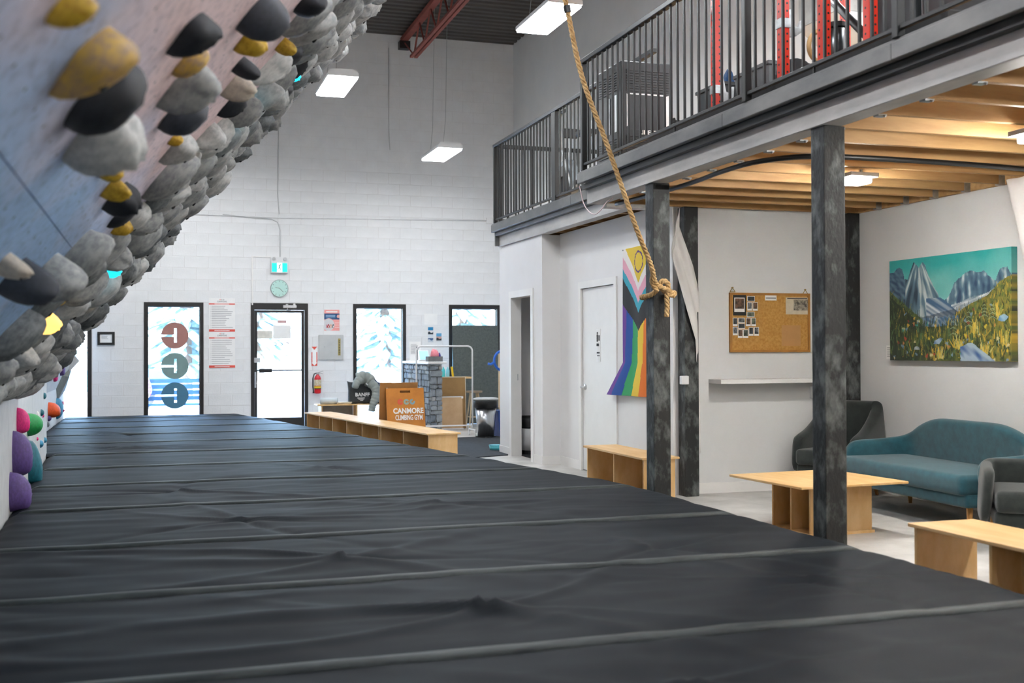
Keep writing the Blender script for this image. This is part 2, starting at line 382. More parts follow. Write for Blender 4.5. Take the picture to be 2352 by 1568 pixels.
stag(MB().box(XR-.012, XR, 3.0, 9.5, 0, .10).build('baseboard_right', M_TRIM), 'white baseboard behind the sofa', 'baseboard')
# closed white door
d2 = struct('door_2', 'closed flush white door beside the striped flag', 'door', (4.68, 11.525, 0))
MB().box(.01, .045, -.478, .478, .012, 2.062).build('door_leaf', M_TRIM, d2)
mb = MB()
for y0, y1, z0, z1 in ((-.555, -.48, 0, 2.145), (.48, .555, 0, 2.145), (-.48, .48, 2.068, 2.145)): mb.box(-.018, .004, y0, y1, z0, z1)
mb.build('door_casing', M_TRIM, d2)
for z in (.32, 1.02, 1.80):
    mb = MB(); mb.box(-.004, .012, -.487, -.470, z-.055, z+.055); mb.tube([(-.008, -.482, z-.055), (-.008, -.482, z+.055)], .006, 8); mb.build('hinge', M_STEEL, d2)
mb = MB(); mb.lathe([(.03, .012), (.03, -.004), (.012, -.006), (.012, -.05)], (0, .40, .95), 14, 'x'); mb.tube([(-.05, .40, .95), (-.052, .36, .95), (-.05, .30, .945)], .010, 8)
mb.build('lever_handle', M_CHROME, d2)
mb = MB(); mb.box(.004, .010, -.06, .06, 1.24, 1.60); sg = mb.build('door_sign', M_PAPER, d2)
mb = MB(); mb.lathe([(.012, 0), (.012, .004)], (0, .025, 1.555), 10, 'x'); mb.box(.001, .004, .008, .042, 1.46, 1.54); mb.box(.001, .004, -.04, -.012, 1.47, 1.53); mb.box(.001, .004, -.02, .045, 1.41, 1.44)
mb.box(.001, .004, -.04, .04, 1.33, 1.345); mb.box(.001, .004, -.04, .03, 1.30, 1.31); mb.build('pictogram', M_INK, sg)

# ================================================================ MEZZANINE
mz = struct('mezzanine', 'wood framed mezzanine floor with black painted edge beams', 'mezzanine')
def along(name, x0, x1, y0, y1, z0, z1, m, b=.004): return MB().rbox(x0, x1, y0, y1, z0, z1, b, 1).build(name, m, mz)
along('edge_beam', 3.785, 3.93, -3, 9.57, 2.697, 2.857, M_BEAM); along('edge_beam', 4.42, 4.54, 9.2, 14.40, 2.753, 2.891, M_BEAM)
along('ledger_strip', 3.735, 3.7845, -3, 9.57, 2.823, 2.876, M_RAIL); along('ledger_strip', 4.367, 4.54, 9.2, 14.40, 2.8915, 2.94, M_FASCIA)
for y0, y1 in ((6.83, 9.57), (5.0, 6.826), (2.4, 4.996), (-3, 2.396)): along('fascia_board', 3.687, 3.735, y0, y1, 2.876, 2.967, M_FASCIA)
for y0, y1 in ((9.2, 11.4), (11.404, 14.40)): along('fascia_board', 4.317, 4.367, y0, y1, 2.94, 3.04, M_FASCIA)
along('rim_joist', 3.7855, 3.93, -3, 9.57, 2.858, 2.9445, M_RAIL, .002)
along('deck_edge_trim', 3.700, 3.74, -3, 9.57, 2.967, 2.984, M_FASCIA, .003); along('deck_edge_trim', 4.325, 4.37, 9.57, 14.40, 3.04, 3.052, M_FASCIA, .003)
along('deck', 3.735, XR, -3, 9.57, 2.945, 2.967, M_SUBFLOOR, .002); along('deck', 4.367, XR, 9.57, 14.40, 3.0, 3.04, M_SUBFLOOR, .002)
along('end_fascia', 4.367, XR, 14.36, 14.40, 2.76, 3.04, M_FASCIA)
along('cross_plate', 3.93, 4.42, 9.46, 9.57, 2.66, 2.70, M_BEAM); along('cross_plate', 3.93, XR, 9.53, 9.57, 2.705, 2.94, M_JOIST)
along('ledger_board', 6.60, XR, -3, 9.53, 2.70, 2.945, M_JOIST)
JY = [4.657+.406*k for k in range(-13, 12)]
jm = MB().rbox(3.932, 6.60, -.019, .019, 2.702, 2.945, .002, 1).mesh('joist'); jm.materials.append(M_JOIST)
hb = MB(); hb.box(3.932, 3.99, -.024, .024, 2.690, 2.7015); hb.box(3.932, 3.936, -.05, .05, 2.70, 2.80); hb.tube([(3.96, -.03, 2.69), (3.965, -.045, 2.683)], .006, 6)
hb = hb.mesh('joist_hanger'); hb.materials.append(M_STEEL)
hw = MB(); hw.box(6.54, 6.60, -.024, .024, 2.690, 2.7015); hw.box(6.54, 6.60, -.0225, -.0195, 2.70, 2.79); hw.box(6.54, 6.60, .0195, .0225, 2.70, 2.79)
hw = hw.mesh('joist_hanger'); hw.materials.append(M_STEEL)
for y in JY:
    if y > 9.45: continue
    link('joist', jm, mz).location = (0, y, 0)
    if y > 3:
        link('joist_hanger', hb, mz).location = (0, y, 0); link('joist_hanger', hw, mz).location = (0, y, 0)
jf = MB().rbox(4.54, 6.62, -.019, .019, 2.765, 3.0, .002, 1).mesh('joist'); jf.materials.append(M_JOIST)
for k in range(12):
    y = 9.9+.38*k
    if y < 14.3: link('joist', jf, mz).location = (0, y, 0)

def baluster_mesh(w, z0, z1):
    me = MB().rbox(-w/2, w/2, -w/2, w/2, z0, z1, .002, 1).mesh('baluster'); me.materials.append(M_RAIL); return me
r1 = thing('railing', 'black steel railing along the front edge of the mezzanine, in front of the red racks', 'railing', (3.71, 0, 2.984))
RZ = -2.984
def rail_y(p, x0, x1, y0, y1, z0, z1, nm): return MB().rbox(x0, x1, y0, y1, z0, z1, .004, 1).build(nm, M_RAIL, p)
PO = [9.455, 6.536, 4.965, 3.39, 1.8, .2]
rail_y(r1, -.028, .028, -.0, 9.48, 3.945+RZ, 3.985+RZ, 'top_rail')
for a, b in zip(PO[:-1], PO[1:]):
    rail_y(r1, -.014, .014, b+.025, a-.025, 3.022+RZ, 3.048+RZ, 'bottom_rail')
for y in PO: rail_y(r1, -.025, .025, y-.025, y+.025, 0.0, 3.945+RZ, 'post')
bmn = baluster_mesh(.017, 3.048+RZ, 3.945+RZ)
for a, b in zip(PO[:-1], PO[1:]):
    k = round((a-b)/.1128); st = (a-b)/k
    for i in range(1, k): link('baluster', bmn, r1).location = (0, b+st*i, 0)
for y in (8.6, 7.6, 5.75): MB().box(-.006, .006, y-.006, y+.006, 0, 3.022+RZ).build('stand_off', M_RAIL, r1)
r2 = thing('railing', 'black steel railing on the far set-back part of the mezzanine', 'railing', (4.345, 0, 3.052)); RZ2 = -3.052
rail_y(r2, -.028, .028, 9.3, 14.31, 4.06+RZ2, 4.10+RZ2, 'top_rail'); rail_y(r2, -.014, .014, 9.3, 14.25, 3.085+RZ2, 3.11+RZ2, 'bottom_rail')
for y, w_ in ((14.28, .05), (11.96, .13), (9.7, .05)): rail_y(r2, -.025, .025, y-w_/2, y+w_/2, 0, 4.06+RZ2, 'post')
b2 = baluster_mesh(.017, 3.11+RZ2, 4.06+RZ2)
for k in range(40):
    y = 14.28-.113*(k+1)
    if y > 9.35 and abs(y-11.96) > .08 and abs(y-9.7) > .04: link('baluster', b2, r2).location = (0, y, 0)
for y in (13.7, 13.3, 12.9, 10.8): MB().box(-.006, .006, y-.006, y+.006, 0, 3.085+RZ2).build('stand_off', M_RAIL, r2)
r3 = thing('railing', 'black steel end railing running back to the side wall', 'railing', (4.39, 14.28, 3.04)); RZ3 = -3.04
MB().rbox(0, 2.22, -.028, .028, 4.05+RZ3, 4.10+RZ3, .004, 1).build('top_rail', M_RAIL, r3); MB().rbox(0, 2.22, -.014, .014, 3.085+RZ3, 3.11+RZ3, .004, 1).build('bottom_rail', M_RAIL, r3)
b3 = baluster_mesh(.017, 3.11+RZ3, 4.05+RZ3)
for k in range(18): link('baluster', b3, r3).location = (.12+.118*k, 0, 0)
for x in (.0, 1.1, 2.20): MB().rbox(x, x+.045, -.025, .025, 0, 4.05+RZ3, .003, 1).build('post', M_RAIL, r3)

# ---- timber columns
def column(x0, x1, y0, y1, z1, label, nm='timber_column'):
    o = MB().rbox(x0, x1, y0, y1, 0, z1, .006, 2).build(nm, M_COLUMN); me = o.data
    me.transform(Matrix.Translation((-(x0+x1)/2, -(y0+y1)/2, 0))); o.location = ((x0+x1)/2, (y0+y1)/2, 0)
    return tag(o, label, 'column', 'black timber columns')
column(3.80, 3.945, 8.18, 8.33, 2.697, 'chalky black timber column with the rope knotted round it')
column(3.80, 3.945, 5.79, 5.93, 2.697, 'scuffed black timber column in front of the coffee table')
column(4.72, 4.862, 9.48, 9.625, 2.70, 'black timber column half wrapped by the white drape')
column(6.505, 6.635, 9.50, 9.64, 2.70, 'black timber column in the lounge corner behind the dark armchair')

# ---- open web roof joists
def steel_joist(x, label, vis=True):
    t = thing('roof_joist', label, 'roof joist', (x, YB, 6.62), group='red steel roof joists')
    for s in (-1, 1): MB().box(s*.04-.028, s*.04+.028, -24, -.86, 0, .045).build('bottom_chord', M_REDOX, t)
    MB().box(-.06, .06, -24, -.02, .50, .58).build('top_chord', M_REDOX, t)
    mb = MB(); mb.box(-.10, .10, -.16, 0, .36, .50); mb.build('bearing_seat', M_BLACKMETAL, t)
    MB().tube([(0, -.1, .48), (0, -.9, .04)], .014, 6).build('end_web', M_REDOX, t)
    y = -.9
    for k in range(13):
        MB().tube([(0, y, .03), (0, y-.42, .52)], .017, 6).build('web_rod', M_REDOX, t)
        MB().tube([(0, y-.42, .52), (0, y-.84, .03)], .017, 6).build('web_rod', M_REDOX, t); y -= .84
steel_joist(4.48, 'red oxide open web steel joist under the roof deck')
br = MB(); br.box(-3.3, 6.6, 0, .05, 0, .05); o = br.build('joist_bridging', M_REDOX); o.location = (0, 16.2, 7.0); tag(o, 'red steel angle bridging the roof joists', 'steel angle')
# ================================================================ LANDING MAT
def xl(y):
    if y < 7.6: return -.865-.02*(y/7.6)
    if y < 12.8: return -.885-.16*(y-7.6)/5.2
    return -1.39
def xr(y):
    if y < 8.3: return 3.70
    return 3.70-(y-8.3)*(3.70-1.42)/12.0
FOLDS = [(1.30, 4.42, 1.1, .020), (.95, 5.75, 1.0, .016), (.55, 7.3, .9, .014), (2.55, 5.55, 1.2, .010), (1.9, 7.6, .9, .010), (2.9, 4.55, 1.0, .010), (1.6, 3.2, 1.0, .012), (.2, 9.0, 1.0, .012), (1.5, 10.4, 1., .012), (-.3, 13.2, .8, .018), (-.3, 15.5, .8, .018)]
random.seed(5)
RIDGE = []
for fx, fy, L_, A in FOLDS:
    a0 = random.uniform(0, PI)
    for k in range(6):
        a = a0+k*PI/3+random.uniform(-.35, .35)
        if abs(math.sin(a)) > .8: a += .5
        RIDGE.append((fx, fy, math.cos(a), math.sin(a)*.75, L_*random.uniform(.5, 1.2), A*random.choice((1, .8, -.8, .6)), random.uniform(-.35, .35), random.uniform(.025, .05)))
def mat_h(x, y):
    h = .007*noise.noise(Vector((x*.9, y*2.6, 0)))+.007*noise.noise(Vector((x*2.0+y*.6, y*5.5, 3)))
    q = noise.noise(Vector((x*1.1+.35*y, y*4.0+.5*math.sin(x*1.7), 7))); h += .010*max(0, .25-abs(q))*noise.noise(Vector((x*.6, y*.6, 9)))*4
    for fx, fy, dx, dy, L_, A, bend, wd in RIDGE:
        rx, ry = x-fx, y-fy
        if abs(rx) > 2.2 or abs(ry) > 2: continue
        t = rx*dx+ry*dy
        if t < 0: continue
        p = -rx*dy+ry*dx-bend*t*t
        w_ = wd*(1+.8*t)
        h += 1.5*A*math.exp(-(p/w_)**2)*math.exp(-t/L_)*min(1, t/.05+.5)
    return h
lm = thing('landing_mat', 'large black wrinkled vinyl landing mat with taped seams covering the floor', 'mat', (1.2, 10, 0))
SEAM = [.6, 2.45, 3.83, 5.215, 6.58, 8.17, 9.66, 11.1, 12.62, 14.05, 15.5, 16.95, 18.3, 19.35, 20.25]
MZ = .30
for a, b in zip(SEAM[:-1], SEAM[1:]):
    near = a < 9.6
    nx, ny = (190, 56) if near else (110, 22)
    if 12.5 < b < 12.8: pass
    vs, fs = [], []
    cols = nx+1+4
    for j in range(ny+1):
        y = a+(b-a)*j/ny; yy = min(max(y, a+1e-4), b-1e-4); L0, R0 = xl((a+b)/2 if a > 12 else yy), xr(y)
        e = min(j, ny-j)/ny*(b-a); dip = -.012*math.exp(-(e/.02)**2)
        sag = -.006*math.exp(-(e/.12)**2)
        far = -.05*max(0, (y-19.9)/.35)**2
        for i in range(nx+1):
            x = L0+(R0-L0)*i/nx; ed = min(1, (R0-x)/.15); rnd = -.035*(1-ed)**2
            el = min(1, (x-L0)/.08); rnd -= .03*(1-el)**2
            damp = min(1, e/.10)
            vs.append((x-1.2, y-10, MZ+mat_h(x, y)*(.25+.75*damp)+dip+sag+rnd+far))
        zt = vs[-1][2]
        for q, (dx, f_) in enumerate(((.018, .93), (.025, .7), (.022, .35), (.02, 0))): vs.append((R0+dx-1.2, y-10, zt*f_))
    for j in range(ny):
        for i in range(cols-1): k = j*cols+i; fs.append((k, k+1, k+cols+1, k+cols))
    mb = MB().add(vs, fs)
    if b == SEAM[-1]:
        top = [vs[ny*cols+i] for i in range(cols)]; mb.add(top+[(p[0], p[1]+.02, 0) for p in top], [(i, i+1, cols+i+1, cols+i) for i in range(cols-1)])
    mb.build('cover_panel', M_MAT, lm, smooth=True, fix=False)
for y in SEAM[1:-1]:
    vs = []; R0, L0 = xr(y)-.02, xl(y-.05 if y < 12.7 else y)+.03; n = 130; wt = .105 if y < 9 else .075
    for i in range(n+1):
        x = L0+(R0-L0)*i/n; w1 = .008*noise.noise(Vector((x*3, y, 1)))
        end = -.045*(1-min(1, (R0-x)/.15))**2-.03*(1-min(1, (x-L0)/.08))**2
        zz = [MZ+(mat_h(x, y+q)*.4 if q else 0)-.004+end for q in (0, wt*.5, wt)]
        vs += [(x-1.2, y-.03+w1-10, MZ-.012+end), (x-1.2, y-.028+w1-10, zz[0]+.008), (x-1.2, y+wt*.4-10, zz[1]+.011), (x-1.2, y+wt-.03+w1*.6-10, zz[2]+.003)]
    fs = [(i*4+k, i*4+k+1, (i+1)*4+k+1, (i+1)*4+k) for i in range(n) for k in range(3)]
    MB().add(vs, fs).build('seam_tape', M_TAPE, lm, smooth=True, fix=False)

# ================================================================ CLIMBING WALL
TL = math.radians(40); BU = Vector((math.sin(TL), 0, math.cos(TL))); BN = Vector((math.cos(TL), 0, -math.sin(TL))); B0 = Vector((-.954, 0, 1.06))
def bpt(y, s, p=0.): return B0+BU*s+BN*p+Vector((0, y, 0))
BROT = Matrix(((0, BU.x, BN.x), (1, 0, 0), (0, BU.z, BN.z)))
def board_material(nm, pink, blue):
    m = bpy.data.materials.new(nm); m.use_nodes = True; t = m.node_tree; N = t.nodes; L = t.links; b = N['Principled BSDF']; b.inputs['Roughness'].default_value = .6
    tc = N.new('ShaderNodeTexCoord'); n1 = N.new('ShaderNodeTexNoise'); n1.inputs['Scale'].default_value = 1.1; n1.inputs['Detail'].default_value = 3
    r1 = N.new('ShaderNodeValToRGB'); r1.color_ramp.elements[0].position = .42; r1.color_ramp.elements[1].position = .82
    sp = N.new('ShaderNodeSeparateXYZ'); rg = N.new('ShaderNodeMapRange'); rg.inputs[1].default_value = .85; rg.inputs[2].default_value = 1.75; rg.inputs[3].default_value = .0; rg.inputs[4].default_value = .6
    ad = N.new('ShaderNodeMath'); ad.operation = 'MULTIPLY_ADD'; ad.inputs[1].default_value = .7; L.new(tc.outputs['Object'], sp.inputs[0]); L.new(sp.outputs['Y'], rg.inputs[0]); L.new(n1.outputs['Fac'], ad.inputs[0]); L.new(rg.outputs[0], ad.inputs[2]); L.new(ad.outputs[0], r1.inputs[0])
    r1.color_ramp.elements[0].color = (*lin(blue), 1); r1.color_ramp.elements[1].color = (*lin(pink), 1)  # blue-to-pink ramp up the slope: coloured light put into the base colour
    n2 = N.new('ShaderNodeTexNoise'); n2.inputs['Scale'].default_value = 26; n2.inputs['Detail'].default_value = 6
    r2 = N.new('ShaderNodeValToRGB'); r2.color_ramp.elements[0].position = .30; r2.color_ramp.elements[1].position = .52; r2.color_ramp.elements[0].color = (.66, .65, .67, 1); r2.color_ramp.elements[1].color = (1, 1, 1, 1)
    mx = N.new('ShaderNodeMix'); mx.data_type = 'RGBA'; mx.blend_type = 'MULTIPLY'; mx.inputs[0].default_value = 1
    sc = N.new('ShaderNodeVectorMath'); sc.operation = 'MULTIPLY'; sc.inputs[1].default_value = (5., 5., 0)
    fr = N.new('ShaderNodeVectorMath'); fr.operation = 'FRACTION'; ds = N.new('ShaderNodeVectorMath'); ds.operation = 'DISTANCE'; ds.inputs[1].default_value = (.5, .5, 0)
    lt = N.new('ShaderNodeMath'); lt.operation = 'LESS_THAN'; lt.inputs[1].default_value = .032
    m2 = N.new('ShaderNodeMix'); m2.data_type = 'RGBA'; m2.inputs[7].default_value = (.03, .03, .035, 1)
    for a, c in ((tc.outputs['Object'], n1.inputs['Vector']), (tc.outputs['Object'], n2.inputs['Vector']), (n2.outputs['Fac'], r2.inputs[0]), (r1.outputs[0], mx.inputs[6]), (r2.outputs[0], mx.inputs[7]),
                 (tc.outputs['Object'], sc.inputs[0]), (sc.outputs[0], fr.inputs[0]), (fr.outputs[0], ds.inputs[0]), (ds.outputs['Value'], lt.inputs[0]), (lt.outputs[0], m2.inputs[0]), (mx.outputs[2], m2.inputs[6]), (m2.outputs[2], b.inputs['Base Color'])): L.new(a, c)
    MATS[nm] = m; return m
BM_UP = BM_LOW = board_material('light_tinted_board_paint', '#f4dada', '#98b9e0')
cw = struct('wall_climbing', 'overhanging climbing board of plywood sheets with pink and blue light painted into their colour', 'climbing wall')
def board_obj(mb, nm, m):
    o = mb.build(nm, m, cw); o.matrix_local = Matrix.Translation(B0) @ BROT.to_4x4(); return o
YC = [.9, 1.29, 3.73, 6.17, 8.61, 9.0]; SRow = [.0, .979, 2.2, 3.42, 4.2]
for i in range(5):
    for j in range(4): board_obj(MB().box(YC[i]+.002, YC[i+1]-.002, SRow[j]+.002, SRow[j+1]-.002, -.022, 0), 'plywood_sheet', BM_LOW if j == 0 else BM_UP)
board_obj(MB().box(.92, 8.98, .02, 4.18, -.14, -.022), 'backing_frame', M_SUBFLOOR)
M_KICK = pm('kicker_paint', '#c9c9c8', .6, var=.06, scale=9, bump=.08, bscale=90)
def wall_panel(pts, z0, z1, nm='kicker_panel'):
    (x0, y0), (x1, y1) = pts; MB().add([(x0, y0, z0), (x1, y1, z0), (x1, y1, z1), (x0, y0, z1), (x0-.08, y0, z0), (x1-.08, y1, z0), (x1-.08, y1, z1), (x0-.08, y0, z1)],
        [(0, 1, 2, 3), (4, 7, 6, 5), (0, 3, 7, 4), (1, 5, 6, 2), (3, 2, 6, 7), (0, 4, 5, 1)]).build(nm, M_KICK, cw)
for a, b, z in ((1., 3.4, 1.05), (3.405, 5.8, 1.05), (5.805, 8.2, 1.05), (8.205, 9.0, 1.05), (9.005, 10.6, 4.6), (10.605, 12.78, 4.6)): wall_panel(((xl(a)-.012, a), (xl(b)-.012, b)), 0, z)
MB().prism([(-1.40, 0), (-1.40, .80), (-1.27, 1.15), (-1.27, 4.6), (-1.48, 4.6), (-1.48, 0)], 12.84, 16.6).build('kicker_panel', M_KICK, cw)
MB().prism([(-1.40, 0), (-1.40, .80), (-1.27, 1.15), (-1.27, 4.6), (-1.48, 4.6), (-1.48, 0)], 16.605, 20.2).build('kicker_panel', M_KICK, cw)
MB().box(-1.48, -1.06, 12.785, 12.835, 0, 4.6).build('return_panel', M_KICK, cw)

# ---- holds: unit blobs bolted to a surface (x across, y up the slope, z out of the wall)
def blob(seed, nu=18, nv=7, skew=.35, rough=.16, peak=1., point=0., bolt=True):
    rnd = random.Random(seed); off = Vector((rnd.uniform(0, 50), rnd.uniform(0, 50), rnd.uniform(0, 50)))
    vs, fs = [], []
    for j in range(nv):
        ph = (j/nv)*PI/2
        for i in range(nu):
            a = 2*PI*i/nu; r = math.cos(ph)**peak; ca, sa = math.cos(a), math.sin(a)
            wob = 1+rough*noise.noise(Vector((ca*1.3, sa*1.3, ph))+off)*1.6
            nar = 1-point*max(0, -sa)*.5
            z = math.sin(ph)**.85
            vs.append((r*ca*wob*nar*.5, r*sa*wob*.5+skew*z*z*.5, z*(1+rough*noise.noise(Vector((ca, sa, ph*2))*1.5+off)*.8)))
    vs.append((0, skew*.5, 1)); top = len(vs)-1
    for j in range(nv-1):
        for i in range(nu): fs.append((j*nu+i, j*nu+(i+1) % nu, (j+1)*nu+(i+1) % nu, (j+1)*nu+i))
    for i in range(nu): fs.append(((nv-1)*nu+i, (nv-1)*nu+(i+1) % nu, top))
    mb = MB().add(vs, fs); 
    if bolt: mb.mat(1); mb.lathe([(.055, .80), (.055, 1.0), (.02, 1.02)], (.0, -.08, -.12), 8)
    me = mb.mesh('hold', smooth=True, fix=False); return me
M_BOLT = pm('dark_bolt', '#2b2b2b', .4, metal=.6, var=.2)
HOLDM = {'grey': pm('grey_resin', '#84888a', .62, scale=6, c2='#aeb0ae', bump=.12, bscale=60), 'light': pm('pale_grey_resin', '#a3a6a6', .6, scale=6, c2='#c9cac7', bump=.1, bscale=60),
         'dark': pm('dark_grey_resin', '#50565a', .6, scale=6, c2='#787d7e', bump=.12, bscale=60), 'charcoal': pm('charcoal_resin', '#3a3f49', .6, var=.15, bump=.1), 'black': pm('black_resin', '#20242b', .6, var=.2, bump=.1),
         'yellow': pm('yellow_resin', '#b08a1f', .55, scale=5, c2='#d9b53a', bump=.1), 'tan': pm('chalky_yellow_resin', '#a88f70', .6, scale=5, c2='#d4ac4e', bump=.1), 'cream': pm('cream_resin', '#b9afa3', .6, scale=6, c2='#d5cbbb', bump=.1)}
VAR = [blob(k, skew=.25+.12*(k % 4), rough=.10+.05*(k % 3), peak=.8+.15*(k % 3), point=.5*(k % 3)) for k in range(9)]
for me in VAR:
    me.materials.append(HOLDM['grey']); me.materials.append(M_BOLT)
def place_hold(nm, me, mat, loc, rot, sc, label, cat, group=None):
    o = link(nm, me); o.matrix_world = Matrix.Translation(loc) @ rot.to_4x4() @ Matrix.Diagonal((*sc, 1))
    o.material_slots[0].link = 'OBJECT'; o.material_slots[0].material = mat
    return tag(o, label, cat, group)
rnd = random.Random(3)
NEAR = [('yellow',2.24,1.24,.097,.049,'blurred yellow hold cut by the top edge of the picture'),('tan',2.68,1.26,.209,.083,'large chalky yellow hold above the big black one'),('black',3.08,1.28,.253,.095,'largest black climbing hold on the board'),('light',3.43,1.23,.250,.138,'large smooth pale grey hold below the big black one'),
('black',3.46,1.64,.168,.078,'black hold above the small tan hold'),('tan',3.83,1.65,.143,.057,'slim tan and yellow hold between black and grey holds'),('grey',4.08,1.63,.228,.114,'pointed grey hold above a charcoal one'),('charcoal',4.52,1.63,.219,.101,'charcoal hold under the pointed grey hold'),
('charcoal',4.24,2.05,.210,.121,'navy charcoal hold near the top edge above a yellow one'),('yellow',4.61,2.04,.140,.087,'rounded yellow hold under the navy hold'),('yellow',5.88,2.47,.094,.081,'small square yellow hold near the top'),('black',5.07,2.05,.096,.096,'small faceted black hold above the cream hold'),('cream',5.40,2.04,.153,.102,'cream hold with two dark bolt marks'),('black',5.96,2.07,.168,.072,'flat black hold below the cream hold'),('black',5.28,2.54,.162,.091,'black hold touching the top edge of the picture'),
('yellow',5.15,1.62,.069,.042,'tiny yellow hold under the charcoal hold'),('light',5.40,1.64,.201,.090,'pale wedge shaped hold between two yellow ones'),('yellow',6.03,1.68,.076,.076,'bright yellow cube-like hold beside grey holds'),('yellow',4.24,1.25,.085,.056,'small yellow hold under the large pale hold'),('yellow',4.63,1.24,.101,.076,'yellow ring shaped hold above black stacked holds'),('black',4.99,1.26,.173,.100,'glossy black domed hold under the yellow ring hold'),('black',5.65,1.25,.165,.054,'thin black disc hold, lowest of the black stack'),('yellow',5.99,1.24,.120,.066,'yellow hold under the black stack'),
('cream',3.92,.78,.084,.084,'cream and yellow hold at the left edge of the picture'),('charcoal',4.29,.76,.183,.145,'dark rounded hold at the left below the blue-lit sheet'),('grey',4.93,.83,.230,.151,'pale pointed hold beside the dark rounded one'),('yellow',6.21,.77,.101,.045,'yellow sliver hold between grey holds, low on the board'),
('light',6.79,.46,.267,.102,'long pale finger shaped hold low on the board'),('light',6.41,.42,.160,.126,'pale round-nosed hold near the left edge, low')]
for c, y, s, L_, h, lab in NEAR:
    k = rnd.randrange(9); h *= 1.15
    rot = BROT @ Matrix.Rotation(rnd.uniform(-.25, .25), 3, 'Z')
    place_hold('climbing_hold', VAR[k], HOLDM[c], bpt(y, s-.05*L_, -.004), rot, (L_*rnd.uniform(.75, .95), L_*.92, h), lab, 'climbing hold')
used = [(y, s) for c, y, s, *_ in NEAR]+[(6.55, 2.2), (7.0, 1.06), (7.3, 2.75), (6.3, .62), (7.9, .92), (6.2, 2.15), (6.7, 1.06), (6.0, .62)]
GRID = []
for r in range(0, 22):
    s = .13+.2*r
    y = 5.9 if r > 4 else 5.3
    if r in (0, 1): y = 5.4
    if r > 11: y = 5.6
    while y < 9.05:
        yy = y+rnd.uniform(-.07, .07); ss = s+rnd.uniform(-.05, .05)
        dens = .30+.70*min(1, max(0, (yy-5.4)/1.3))
        if ss < 4.05 and rnd.random() < dens and all(abs(yy-a)*1.3+abs(ss-b) > .22 for a, b in used): GRID.append((yy, ss)); used.append((yy, ss))
        y += .21
rnd.shuffle(GRID); GRID = GRID[:285]
for y, s in GRID:
    k = rnd.randrange(9); L_ = rnd.uniform(.17, .30); h = rnd.uniform(.07, .145)
    c = rnd.choices(('grey', 'light', 'dark', 'black', 'yellow'), (6, 4, 2.2, .35, .2))[0]
    bd = 'low' if s < 1.1 else 'at mid height' if s < 2.4 else 'high up'
    lab = {'grey': 'mid grey climbing hold %s among many on the far half of the board' % bd, 'light': 'pale grey climbing hold %s among many on the far half of the board' % bd, 'dark': 'dark grey climbing hold %s among many on the far half of the board' % bd,
           'black': 'black hold tucked %s between grey ones on the far half of the board' % bd, 'yellow': 'yellow hold tucked %s between grey ones on the far half of the board' % bd}[c]
    rot = BROT @ Matrix.Rotation(rnd.uniform(-.5, .5), 3, 'Z') @ Matrix.Rotation(rnd.uniform(-.15, .15), 3, 'X')
    place_hold('climbing_hold', VAR[k], HOLDM[c], bpt(y, s, -.006), rot, (L_*rnd.uniform(.55, .8), L_*1.12, h*1.1), lab, 'climbing hold', c+' holds %s on the far half of the board' % bd)
# glowing route markers
for c, y, s, sz, lab in (('cyan', 6.55, 2.2, .13, 'cyan glowing route light, largest, halfway up the holds'), ('cyan', 7.0, 1.06, .11, 'cyan glowing route light under the big grey pods'), ('cyan', 7.3, 2.75, .10, 'thin cyan glowing route light high on the board'), ('amber', 6.3, .62, .13, 'warm glowing route light low on the left'), ('amber', 7.9, .92, .12, 'warm glowing route light at the silhouette edge')):
    place_hold('route_light', VAR[2], emit('led_cyan', '#22d3ee', 1.3) if c == 'cyan' else emit('led_amber', '#ffcf70', 1.3), bpt(y, s, .0), BROT, (sz*.6, sz, .105), lab, 'light', 'glowing route lights')
